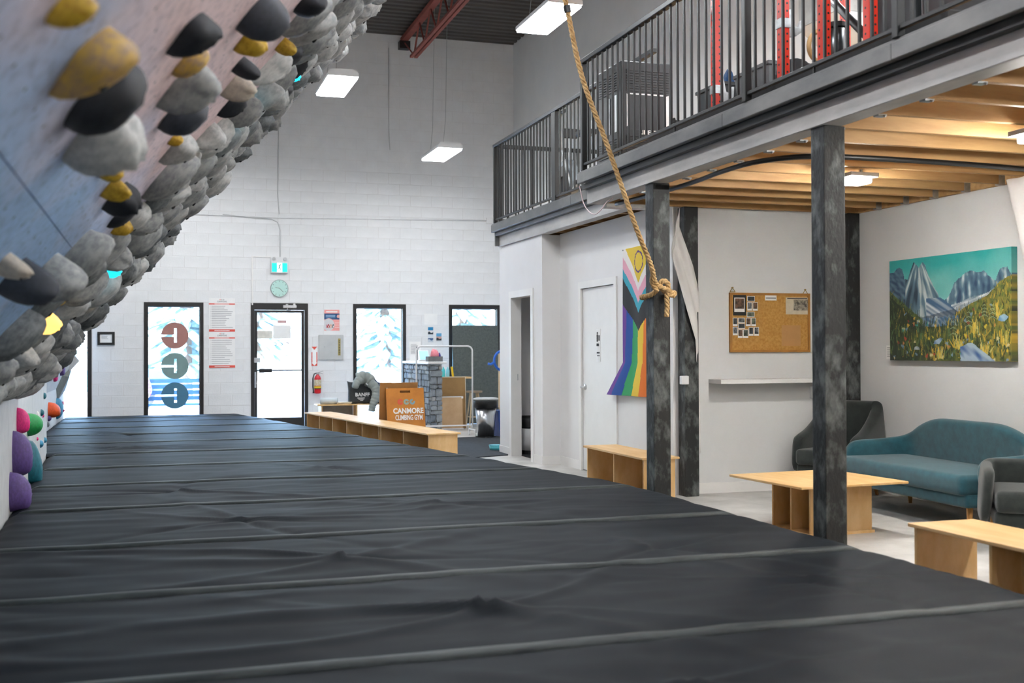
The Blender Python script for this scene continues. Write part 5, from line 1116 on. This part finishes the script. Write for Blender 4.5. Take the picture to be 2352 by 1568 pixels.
# ---- sofas and armchairs: a padded shell swept round a U, a seat block and splayed legs
def shell(pts, hs, th, z0, tilt, m, parent, nm='shell'):
    P = [Vector((*p, 0)) for p in pts]; vs = []; n = 12
    for i, p in enumerate(P):
        t_ = (P[min(i+1, len(P)-1)]-P[max(i-1, 0)]).normalized(); out = Vector((t_.y, -t_.x, 0)); h = hs[i]
        prof = [(-th*.35, z0), (-th*.5, z0+.06), (-th*.5, h-th*.55), (-th*.42, h-th*.2), (-th*.15, h), (th*.2, h), (th*.45, h-th*.2), (th*.5, h-th*.55), (th*.45, z0+.10), (th*.25, z0)]
        for o_, z in prof: vs.append(p+out*(o_+tilt*(z-z0))+Vector((0, 0, z)))
    n = 10
    fs = [(i*n+k, i*n+(k+1) % n, (i+1)*n+(k+1) % n, (i+1)*n+k) for i in range(len(P)-1) for k in range(n)]+[tuple(range(n))[::-1], tuple((len(P)-1)*n+k for k in range(n))]
    return MB().add(vs, fs).build(nm, m, parent, smooth=True, sub=2)
def soft_box(x0, x1, y0, y1, z0, z1, b, nm, m, p, crown=.0):
    mb = MB().rbox(x0, x1, y0, y1, z0, z1, b, 4)
    return mb.build(nm, m, p, smooth=True)
M_TEAL = pm('teal_upholstery', '#13434e', .9, scale=14, c2='#19525e', bump=.15, bscale=250, sheen=.3); M_DK = pm('dark_green_upholstery', '#191f1e', .9, scale=14, c2='#262d2b', bump=.15, bscale=250, sheen=.25); M_LEG = pm('oak_leg', '#c08a4a', .5, var=.15, scale=15)
def upath(w2, fr, bk, r, n=5):
    """U path: front of the left arm (+y), round the back (+x), to the front of the right arm (-y)"""
    P = [(fr, w2), (fr+(bk-fr)*.35, w2), (bk-r, w2)]
    P += [(bk-r+r*math.sin(a), w2-r+r*math.cos(a)) for a in [PI/2*k/n for k in range(1, n)]]
    P += [(bk, w2-r)]+[(bk, w2-r-(2*(w2-r))*k/6) for k in range(1, 6)]+[(bk, -w2+r)]
    P += [(bk-r+r*math.cos(a), -w2+r-r*math.sin(a)) for a in [PI/2*k/n for k in range(1, n)]]
    P += [(bk-r, -w2), (fr+(bk-fr)*.35, -w2), (fr, -w2)]
    return P
sf = thing('sofa', 'teal upholstered curved back sofa under the painting', 'sofa', (6.05, 7.64, 0), math.radians(-3)); w2 = .92
P = upath(w2, -.30, .36, .26); hs = []
for x, y in P:
    a = abs(y); f = 0 if x < .0 else min(1, max(0, (x-.0)/.34)); g = 1 if a < .54 else max(0, 1-(a-.54)/.34); hs.append(.57+.0*f+.21*f*(.25+.75*g)*(.6+.4*g))
shell(P, hs, .13, .20, .10, M_TEAL, sf, 'back_shell')
soft_box(-.36, .30, -.855, .855, .20, .30, .03, 'seat_base', M_TEAL, sf); soft_box(-.40, .29, -.85, .85, .285, .44, .06, 'seat_cushion', M_TEAL, sf)
for k in range(5): MB().lathe([(.013, 0), (.010, -.008), (.0, -.012)], (.292, -.44+.22*k, .60), 10, 'x').build('button', M_TEAL, sf)
for sx, sy in ((-.28, -.78), (-.28, .78), (.28, -.78), (.28, .78)): MB().tube([(sx, sy, .21), (sx*1.12, sy*1.06, 0)], [.026, .016], 10).build('leg', M_LEG, sf)
def armchair(label, loc, rz, w2, back, arm, th=.10, r=.12):
    t = thing('armchair', label, 'armchair', loc, rz, 'dark green armchairs'); P = upath(w2, -.30, .30, r)
    hs = [arm+(back-arm)*(0 if x < .16 else min(1, (x-.16)/.09)) for x, y in P]
    shell(P, hs, th, .20, .07, M_DK, t, 'back_shell'); soft_box(-.33, .25, -w2+.055, w2-.055, .18, .30, .03, 'seat_base', M_DK, t); soft_box(-.37, .24, -w2+.06, w2-.06, .295, .44, .045, 'seat_cushion', M_DK, t)
    for sx, sy in ((-.26, -w2+.08), (-.26, w2-.08), (.22, -w2+.08), (.22, w2-.08)): MB().tube([(sx, sy, .20), (sx*1.18, sy*1.1, 0)], [.024, .015], 10).build('leg', M_LEG, t)
armchair('dark high backed armchair in the corner behind the sofa', (6.13, 9.13, 0), math.radians(28), .31, .88, .58, .12, .07)
armchair('dark armchair with oak legs at the right edge of the picture', (5.69, 6.10, 0), math.radians(52), .38, .60, .575, .085)
# hose, cable
pipe(smooth_path([(3.96, 9.3, 2.672), (3.99, 8.6, 2.665), (3.99, 7.9, 2.66), (3.95, 7.3, 2.66), (3.99, 6.85, 2.66), (4.25, 6.57, 2.66), (4.93, 6.53, 2.66), (5.6, 6.56, 2.66), (6.3, 6.62, 2.655), (6.6, 6.62, 2.66)], 6), .019, M_BLACK, 'black flexible pipe strung under the joists', 'pipe', 'flexible_pipe', 8)
pipe(smooth_path([(3.73, 9.62, 2.87), (3.74, 9.6, 2.80), (3.75, 9.57, 2.71), (3.75, 9.45, 2.62), (3.76, 9.32, 2.575), (3.77, 9.2, 2.60), (3.80, 9.15, 2.66), (3.84, 9.1, 2.694)], 6), .005, pm('pinkish_cable', '#cdb6b8', .5), 'thin pale cable looping below the mezzanine edge', 'cable', 'cable', 6)

# ================================================================ MEZZANINE EQUIPMENT
t = thing('stove', 'black metal stove cabinet with louvred panels and pale side windows', 'stove', (4.10, 9.22, 2.967)); SBK = pm('stove_black', '#14171a', .4, var=.15)
w_, d_, h_ = .24, .27, .90
MB().rbox(-w_, w_, -d_, d_, .03, h_, .006, 1).build('cabinet', SBK, t)
mb = MB()
for k in range(9): mb.box(-w_+.05, w_-.03, -d_-.008, -d_-.0005, h_-.26+.022*k, h_-.248+.022*k)
for k in range(9): mb.box(-w_+.05, w_-.03, -d_-.008, -d_-.0005, .07+.022*k, .082+.022*k)
mb.build('front_louvre', M_BLACK, t)['kind'] = 'stuff'
mb = MB()
for k in range(8): mb.box(-w_-.008, -w_-.0005, -d_+.05, d_-.05, h_-.24+.022*k, h_-.228+.022*k); mb.box(-w_-.008, -w_-.0005, -d_+.05, d_-.05, .08+.022*k, .092+.022*k)
mb.build('side_louvre', M_BLACK, t)['kind'] = 'stuff'
WG = pm('pale_stove_window', '#dfe2e4', .3)
MB().prism([(-w_+.05, .33), (-w_+.075, .345), (-w_+.075, .60), (-w_+.05, .615)], -d_-.006, -d_-.0005).build('front_window', WG, t); MB().prism([(w_-.07, .36), (w_-.03, .325), (w_-.03, .62), (w_-.07, .605)], -d_-.006, -d_-.0005).build('front_window', WG, t)
MB().box(-w_+.08, w_-.06, -d_-.008, -d_-.0005, h_-.29, h_-.278).build('light_strip', WG, t)
for y in (-.16, .0): MB().box(-w_-.006, -w_-.0005, y-.02, y+.02, .30, .62).build('side_window', WG, t)
MB().box(-w_+.02, w_-.02, -d_-.004, -d_-.0005, .305, .62).build('door_panel', SBK, t)
text('LIMESTONE', .052, M_WHITEINK, t, T(.065, -d_-.005, .285) @ FACE_Y, depth=.001, bold=.001)
for sx in (-1, 1):
    for sy in (-1, 1): MB().lathe([(.02, 0), (.02, .03)], (sx*(w_-.03), sy*(d_-.03), 0), 10).build('foot', M_BLACK, t)
# lifting platform and red rack
tag(MB().rbox(3.80, 5.9, 4.7, 8.3, 2.967, 3.07, .006, 1).build('lifting_platform', M_RUBBER), 'black rubber topped lifting platform behind the railing', 'platform')
M_RED = pm('red_powder_coat', '#d8321c', .35, var=.08)
def upright(p, x, y, z, h=2.2, w_=.06, foot=True):
    MB().rbox(x-w_/2, x+w_/2, y-w_/2, y+w_/2, z, z+h, .004, 2).build('upright', M_RED, p)
    mb = MB()
    for k in range(int(h/.05)):
        zz = z+.06+k*.05
        if zz < z+h-.03: mb.lathe([(.0075, 0), (.0075, -.0015)], (x+.012, y-w_/2, zz), 8, 'y'); mb.lathe([(.0075, 0), (.0075, -.0015)], (x-w_/2, y+.004, zz), 8, 'x')
    mb.build('peg_hole', M_BLACK, p)['kind'] = 'stuff'
    if foot: mb = MB(); mb.box(x-.075, x+.075, y-.07, y+.07, z, z+.03); mb.build('foot_plate', M_RED, p)
def jcup(p, x, y, z):
    mb = MB(); mb.box(x-.036, x+.036, y-.036, y+.036, z-.03, z+.03); mb.build('cup_sleeve', M_STEEL, p)
    mb = MB(); mb.prism([(x+.036, z+.09), (x+.05, z+.10), (x+.075, z-.01), (x+.11, z-.02), (x+.125, z+.03), (x+.14, z+.03), (x+.135, z-.045), (x+.09, z-.075), (x+.036, z-.085)], y-.012, y+.012, 'y'); mb.build('cup_hook', M_STEEL, p)
t = thing('power_rack', 'red drilled steel power rack nearest the stove', 'rack', (0, 0, 0)); t.location = (4.0, 7.0, 3.07)
def rel(o): o.matrix_parent_inverse = Matrix.Translation(-Vector((4.0, 7.0, 3.07)))
k0 = set(bpy.data.objects)
upright(t, 3.95, 7.40, 3.07); upright(t, 3.95, 6.48, 3.07); jcup(t, 3.95, 7.40, 3.27); jcup(t, 3.95, 6.48, 3.50)
upright(t, 5.05, 7.40, 3.07); upright(t, 5.05, 6.48, 3.07); MB().box(3.981, 5.019, 7.38, 7.42, 5.19, 5.25).build('cross_member', M_RED, t); MB().box(3.981, 5.019, 6.46, 6.50, 5.19, 5.25).build('cross_member', M_RED, t)
MB().box(5.03, 5.07, 6.511, 7.369, 3.09, 3.15).build('cross_member', M_RED, t)
for o in set(bpy.data.objects)-k0: rel(o)
t = thing('power_rack', 'red drilled steel power rack further right behind the railing', 'rack', (4.0, 5.8, 3.07)); k0 = set(bpy.data.objects)
upright(t, 3.95, 6.01, 3.07); upright(t, 3.95, 5.54, 3.07); MB().box(3.93, 3.97, 5.571, 5.979, 5.15, 5.21).build('cross_member', M_RED, t); upright(t, 4.9, 6.01, 3.07); MB().box(3.981, 4.869, 5.99, 6.03, 5.15, 5.21).build('cross_member', M_RED, t)
for o in set(bpy.data.objects)-k0: o.matrix_parent_inverse = Matrix.Translation(-Vector((4.0, 5.8, 3.07)))
# plates, boxes, ring, bar
t = thing('weight_plate', 'black rubber weight plate with a steel hub leaning by the rack', 'weight plate', (4.28, 6.86, 3.07)); o = MB(); o.lathe([(.03, -.03), (.15, -.03), (.16, -.022), (.16, .022), (.15, .03), (.03, .03)], (0, 0, .16), 28, 'y'); o.build('plate', M_RUBBER, t, smooth=False); MB().lathe([(.05, -.034), (.05, -.031)], (0, 0, .16), 20, 'y').build('hub', M_STEEL, t); MB().lathe([(.03, -.036), (.03, -.0345)], (0, 0, .16), 16, 'y').build('hub_hole', M_BLACK, t)
def crate(label, loc, w_, d_, h_, m, tp=.85):
    t = thing('storage_crate', label, 'crate', loc); mb = MB()
    V = lambda s, z: [(sx*w_/2*s, sy*d_/2*s, z) for sx, sy in ((-1, -1), (1, -1), (1, 1), (-1, 1))]
    mb.add(V(tp, 0)+V(1, h_)+V(.93, h_)+V(tp*.93, .01), [(0, 1, 5, 4), (1, 2, 6, 5), (2, 3, 7, 6), (3, 0, 4, 7), (4, 5, 9, 8), (5, 6, 10, 9), (6, 7, 11, 10), (7, 4, 8, 11), (8, 9, 13, 12), (9, 10, 14, 13), (10, 11, 15, 14), (11, 8, 12, 15), (3, 2, 1, 0), (12, 13, 14, 15)])
    mb.build('crate_body', m, t, fix=False); frm = MB(); frame_z(frm, w_/2+.01, d_/2+.01, h_-.02, h_+.005); frm.build('rim', m, t); return t
def frame_z(mb, a, b, z0, z1, k=.015):
    mb.box(-a, a, -b, -b+k, z0, z1); mb.box(-a, a, b-k, b, z0, z1); mb.box(-a, -a+k, -b+k, b-k, z0, z1); mb.box(a-k, a, -b+k, b-k, z0, z1)
M_CR = pm('grey_crate', '#5d6364', .6, var=.12); M_CR2 = pm('dark_crate', '#33383a', .6, var=.12)
crate('dark grey crate of gear behind the nearest red upright', (4.36, 7.96, 3.07), .36, .40, .36, M_CR2); crate('lighter grey crate between the red uprights', (4.38, 7.35, 3.07), .34, .50, .36, M_CR)
lump('blue_rope_bundle', pm('blue_cord', '#2c6fb0', .7, scale=60, c2='#112233', bump=.5, bscale=90), 'small bundle of blue cord on the dark crate', 'cord', (4.28, 7.82, 3.44), (.08, .10, .10), 41)
t = thing('gym_ring', 'wooden gymnastics ring hanging beside the red upright', 'ring', (4.12, 6.28, 3.20))
n, R_, r_ = 28, .105, .016; vs = [((R_+r_*math.cos(b))*math.cos(a), r_*math.sin(b), (R_+r_*math.cos(b))*math.sin(a)+.11) for a in [2*PI*k/n for k in range(n)] for b in [2*PI*q/8 for q in range(8)]]
MB().add(vs, [(i*8+q, i*8+(q+1) % 8, ((i+1) % n)*8+(q+1) % 8, ((i+1) % n)*8+q) for i in range(n) for q in range(8)]).build('hoop', pm('birch_ring', '#b89561', .5), t, smooth=True); MB().box(-.014, .014, -.003, .003, .22, 3.9).build('strap', M_BLACK, t)
pipe([(4.75, 7.6, 4.35), (4.75, 6.2, 3.09)], .03, M_BLACK, 'black steel bar leaning diagonally across the rack', 'bar', 'leaning_bar', 10)
def plyo(label, loc, d, m):
    t = thing('plyo_box', label, 'box', loc, group='black boxes behind the right racks'); MB().rbox(-d[0]/2, d[0]/2, -d[1]/2, d[1]/2, 0, d[2], .012, 2).build('box_shell', m, t); MB().rbox(-.08, .08, -d[1]/2-.004, -d[1]/2-.001, d[2]*.6, d[2]*.6+.035, .001, 1).build('hand_slot', M_BLACK, t); return t
plyo('wide black box behind the right red rack', (4.45, 5.70, 3.07), (.5, .48, .62), M_CR2); plyo('tall black box at the top right behind the railing', (4.45, 5.0, 3.07), (.6, .7, .85), M_BLACK)
t = thing('speaker_tube', 'shiny dark cylinder standing between the red uprights', 'cylinder', (4.22, 6.28, 3.07)); MB().lathe([(.06, 0), (.06, .36), (.05, .37)], (0, 0, 0), 20).build('tube', pm('shiny_dark_steel', '#6a6e70', .25, metal=.9, var=.4, scale=8), t, smooth=True); MB().lathe([(.066, .37), (.066, .40)], (0, 0, 0), 20).build('cap', M_BLACK, t)
# air bike
t = thing('exercise_bike', 'dark air bike on the far part of the mezzanine', 'exercise bike', (5.0, 12.9, 3.04))
mb = MB(); mb.lathe([(.30, -.05), (.32, -.03), (.32, .03), (.30, .05)], (0, .42, .42), 28, 'x'); mb.build('fan_cage', pm('silver_cage', '#8f959a', .35, metal=.7), t); MB().lathe([(.24, -.056), (.10, -.07), (.10, .07), (.24, .056)], (0, .42, .42), 24, 'x').build('fan_cover', M_BLACK, t)
MB().tube([(0, .42, .42), (0, 0, .40), (0, -.45, .36)], .03, 8).build('main_frame', M_BLACK, t); MB().tube([(0, -.18, .38), (0, -.22, .92)], .025, 8).build('seat_post', M_STEEL, t); MB().rbox(-.10, .10, -.38, -.10, .92, .98, .025, 3).build('saddle', M_BLACK, t)
for s in (-1, 1):
    MB().tube([(s*.07, .1, .35), (s*.16, .18, .8), (s*.22, .10, 1.18), (s*.24, -.05, 1.22)], .016, 8).build('handle_arm', M_STEEL, t); MB().tube([(s*.24, -.05, 1.22), (s*.24, -.17, 1.22)], .022, 8).build('grip', M_BLACK, t)
    MB().tube([(s*.05, .0, .35), (s*.13, -.02, .25)], .014, 6).build('crank', M_STEEL, t); MB().cbox((s*.18, -.03, .24), (.09, .10, .03)).build('pedal', M_BLACK, t)
for y in (-.5, .75): MB().rbox(-.26, .26, y-.03, y+.03, 0, .06, .01, 1).build('foot_bar', M_BLACK, t)
MB().tube([(0, .75, .04), (0, .42, .42)], .025, 8).build('fork', M_BLACK, t); MB().tube([(0, -.5, .04), (0, -.45, .36)], .025, 8).build('rear_strut', M_BLACK, t); MB().rbox(-.09, .09, .28, .31, .98, 1.10, .008, 1).build('console', M_BLACK, t); MB().tube([(0, .35, .6), (0, .30, 1.0)], .015, 6).build('console_post', M_STEEL, t)
t = thing('wall_bar', 'black wall mounted bar rack on the side wall above the bike', 'bar rack', (6.62, 13.3, 4.2)); MB().tube([(-.5, -.75, 0), (-.5, .75, 0)], .02, 8).build('bar', M_BLACK, t)
for y in (-.6, .6): MB().box(-.52, .018, y-.02, y+.02, -.02, .02).build('bracket', M_BLACK, t)
# exposed duct bracket and hatch on the side wall
t = thing('wall_duct', 'grey boxy vent duct on the side wall behind the stove', 'duct', (6.64, 9.6, 4.6)); MB().rbox(-.40, -.002, -.35, .35, 0, .55, .01, 1).build('duct_body', pm('duct_grey', '#8f8f8c', .5), t); MB().prism([(-.40, 0), (-.003, 0), (-.003, -.28)], -.35, .35, 'y').build('duct_hood', M_GREYPLASTIC, t)
for k in range(3): MB().box(-.30, -.22, -.352, -.3505, .12+.1*k, .17+.1*k).build('vent_slot', M_BLACK, t)

# ================================================================ OUTSIDE
M_SNOW = pm('packed_snow', '#eef2f5', .8, var=.04, scale=.6, bump=.1, bscale=4)
stag(MB().box(-60, 70, YB+.25, 120, -.35, -.05).build('ground_outside', M_SNOW), 'bright snowy parking lot outside the windows', 'ground')
stag(MB().box(-3.6, XR+.2, YB+.25, YB+.6, -.35, -.01).build('trim_1', M_CONC), 'concrete kerb outside the entrance', 'kerb')
M_BARK = pm('bark', '#5b5048', .9, var=.25, scale=12); M_NEED = pm('frosted_needles', '#4f6c74', .8, scale=5, c2='#86a2a8')
def conifer(x, y, h, seed, label):
    r = random.Random(seed); t = thing('conifer', label, 'tree', (x, y, -.05), group='conifers across the parking lot'); MB().tube([(0, 0, 0), (0, 0, h)], [h*.022, .01], 8).build('trunk', M_BARK, t)
    mb = MB(); z = h*.10
    while z < h:
        f = (z/h); L_ = (1-f)*h*.20+.1; n = 16
        for k in range(n):
            a = 2*PI*k/n+r.uniform(-.3, .3); l = L_*r.uniform(.7, 1.1); c, s = math.cos(a), math.sin(a); w_ = l*.10; dz = -l*.35
            mb.add([(0, 0, z), (c*l*.6-s*w_, s*l*.6+c*w_, z+dz*.5), (c*l, s*l, z+dz), (c*l*.6+s*w_, s*l*.6-c*w_, z+dz*.5), (c*l*.5, s*l*.5, z+dz*.2)], [(0, 1, 4), (1, 2, 4), (2, 3, 4), (3, 0, 4)])
        z += h*.026
    mb.build('foliage', M_NEED, t, fix=False)
CL = ['leftmost tall conifer across the lot', 'conifer seen above the round window decals', 'conifer seen left of the entrance door', 'conifer seen through the clear window', 'conifer seen at the right of the clear window', 'far right conifer across the lot']
for k, (x, y, h) in enumerate(((-3.2, 37, 10), (1.0, 37, 11), (4.9, 56, 15), (7.6, 38, 10.5), (13.0, 48, 15), (19.5, 50, 14))): conifer(x, y, h, k, CL[k])
t = thing('low_building', 'pale low building across the snowy lot', 'building', (6, 62, -.05)); MB().box(-16, 16, 0, 8, 0, 4.2).build('wall', pm('pale_siding', '#c9d3da', .7), t); MB().prism([(-16.6, 4.2), (16.6, 4.2), (15, 5.6), (-15, 5.6)], -.5, 8.5).build('roof', pm('snowy_roof', '#e9eef2', .8), t)
for k in range(7): MB().box(-13+4*k, -11.4+4*k, -.06, -.01, 1.2, 2.8).build('window', pm('far_glass', '#5f7688', .3), t)
# parked car
t = thing('parked_car', 'blue grey car parked outside the window with the round decals', 'car', (-1.6, 30.0, -.05)); M_CAR = pm('blue_grey_car', '#35566e', .35, var=.05)
prof = [(-2.1, .45), (-2.05, .8), (-1.1, .95), (-.55, 1.42), (.75, 1.45), (1.55, .98), (2.05, .9), (2.1, .45)]
MB().prism(prof, -.85, .85, 'y').build('car_body', M_CAR, t); MB().prism([(-1.0, .97), (-.52, 1.37), (.70, 1.40), (1.40, 1.0)], -.86, .86, 'y').build('window_band', pm('car_glass', '#8fb0c2', .15), t)
for x in (-1.35, 1.35):
    for s in (-1, 1):
        wh_ = MB().lathe([(.32, -.10), (.33, 0), (.32, .10)], (x, s*.80, .33), 24, 'y').build('wheel', M_RUBBER, t); MB().lathe([(.19, s*.101-.01), (.19, s*.101+.01)], (x, s*.80, .33), 18, 'y').build('hub_cap', M_STEEL, wh_)
for s in (-1, 1): MB().box(2.06, 2.115, s*.6-.16, s*.6+.16, .68, .80).build('head_light', M_WHITEMETAL, t)
# slatted bench with the seated person
t = thing('garden_bench', 'dark slatted bench outside the window with the round decals', 'bench', (.25, 22.0, -.05)); M_SL = pm('grey_blue_slat', '#3d5f7c', .6)
for k in range(4): MB().box(-.95, .75, -.22+.12*k, -.13+.12*k, .42, .45).build('seat_slat', M_SL, t)
for k in range(4): MB().box(-.95, .75, .24, .265, .50+.11*k, .58+.11*k).build('back_slat', M_SL, t)
for x in (-.85, .65):
    MB().box(x-.03, x+.03, -.22, -.17, 0, .42).build('leg', M_SL, t); MB().box(x-.03, x+.03, .2, .24, 0, .92).build('back_leg', M_SL, t); MB().box(x-.03, x+.03, -.16, .19, .37, .42).build('seat_rail', M_SL, t)
def skin_body(nm, V, E, Rd, m, parent, root):
    me = bpy.data.meshes.new(nm); me.from_pydata(V, E, []); me.materials.append(m); o = link(nm, me, parent); md = o.modifiers.new('skin', 'SKIN'); md.use_smooth_shade = True
    for i, r in enumerate(Rd): me.skin_vertices[0].data[i].radius = (r, r*.85)
    me.skin_vertices[0].data[root].use_root = True; o.modifiers.new('subdivision', 'SUBSURF').levels = 1; return o
t = thing('person', 'person in a pink plaid shirt and jeans seated on the bench outside', 'person', (-.28, 22.0, -.05))
SKIN_ = pm('skin', '#c99a80', .55)
V = [(0, .10, .52), (0, .12, .72), (0, .10, .95), (0, .06, 1.02), (0, .05, 1.10), (0, .03, 1.22), (.17, .10, .93), (.24, .0, .70), (.20, -.20, .60), (-.17, .10, .93), (-.24, .0, .70), (-.20, -.20, .60), (.10, .05, .52), (.11, -.36, .53), (.11, -.38, .10), (.11, -.50, .03), (-.10, .05, .52), (-.11, -.36, .53), (-.11, -.38, .10), (-.11, -.50, .03)]
E_ = [(0, 1), (1, 2), (2, 3), (3, 4), (4, 5), (2, 6), (6, 7), (7, 8), (2, 9), (9, 10), (10, 11), (0, 12), (12, 13), (13, 14), (14, 15), (0, 16), (16, 17), (17, 18), (18, 19)]
Rd = [.13, .14, .14, .06, .06, .10, .065, .048, .035, .065, .048, .035, .095, .075, .05, .045, .095, .075, .05, .045]
skin_body('body', V, E_, Rd, SKIN_, t, 0)
def plaid():
    m = bpy.data.materials.new('pink_plaid'); m.use_nodes = True; tt = m.node_tree; b = tt.nodes['Principled BSDF']; b.inputs['Roughness'].default_value = .8
    tc = tt.nodes.new('ShaderNodeTexCoord'); wv = tt.nodes.new('ShaderNodeTexWave'); wv.bands_direction = 'Z'; wv.inputs['Scale'].default_value = 5; w2_ = tt.nodes.new('ShaderNodeTexWave'); w2_.bands_direction = 'X'; w2_.inputs['Scale'].default_value = 5
    mx = tt.nodes.new('ShaderNodeMath'); mx.operation = 'ADD'; cr = tt.nodes.new('ShaderNodeValToRGB'); cr.color_ramp.elements[0].color = (*lin('#c04a78'), 1); cr.color_ramp.elements[1].color = (*lin('#eec3d3'), 1); cr.color_ramp.elements[0].position = .25; cr.color_ramp.elements[1].position = .8
    hf = tt.nodes.new('ShaderNodeMath'); hf.operation = 'MULTIPLY'; hf.inputs[1].default_value = .5
    for a, c in ((tc.outputs['Object'], wv.inputs['Vector']), (tc.outputs['Object'], w2_.inputs['Vector']), (wv.outputs['Fac'], mx.inputs[0]), (w2_.outputs['Fac'], mx.inputs[1]), (mx.outputs[0], hf.inputs[0]), (hf.outputs[0], cr.inputs[0]), (cr.outputs[0], b.inputs['Base Color'])): tt.links.new(a, c)
    return m
skin_body('plaid_shirt', [V[0], V[1], V[2], V[6], V[7], (.205, -.16, .615), V[9], V[10], (-.205, -.16, .615), V[3]], [(0, 1), (1, 2), (2, 3), (3, 4), (4, 5), (2, 6), (6, 7), (7, 8), (2, 9)], [.15, .158, .158, .08, .062, .05, .08, .062, .05, .075], plaid(), t, 0)
skin_body('jeans', [V[0], V[12], V[13], (.11, -.38, .14), V[16], V[17], (-.11, -.38, .14)], [(0, 1), (1, 2), (2, 3), (0, 4), (4, 5), (5, 6)], [.15, .108, .088, .065, .108, .088, .065], pm('blue_denim', '#4d6f94', .85), t, 0)
hair = blob(51, nu=16, nv=7, skew=0, rough=.1, bolt=False); hair.materials.append(pm('brown_hair', '#4a3526', .7)); o = link('hair', hair, t); o.location = (0, .05, 1.21); o.scale = (.24, .24, .13)
for s in (-1, 1):
    MB().lathe([(.012, 0), (.010, -.008)], (s*.035, -.072, 1.225), 8, 'y').build('eye', M_INK, t)
    for k in range(4): MB().tube([(s*.20+(k-1.5)*.02, -.20, .60), (s*.195+(k-1.5)*.02, -.245, .595), (s*.19+(k-1.5)*.018, -.27, .575)], [.010, .009, .007], 6).build('finger', SKIN_, t)
    MB().tube([(s*.17, -.20, .605), (s*.15, -.235, .60)], [.011, .008], 6).build('thumb', SKIN_, t)
MB().lathe([(.012, 0), (.014, -.02), (.006, -.03)], (0, -.068, 1.20), 8, 'y').build('nose', SKIN_, t); MB().box(-.025, .025, -.074, -.068, 1.158, 1.166).build('mouth', pm('lips', '#a8635a', .6), t)
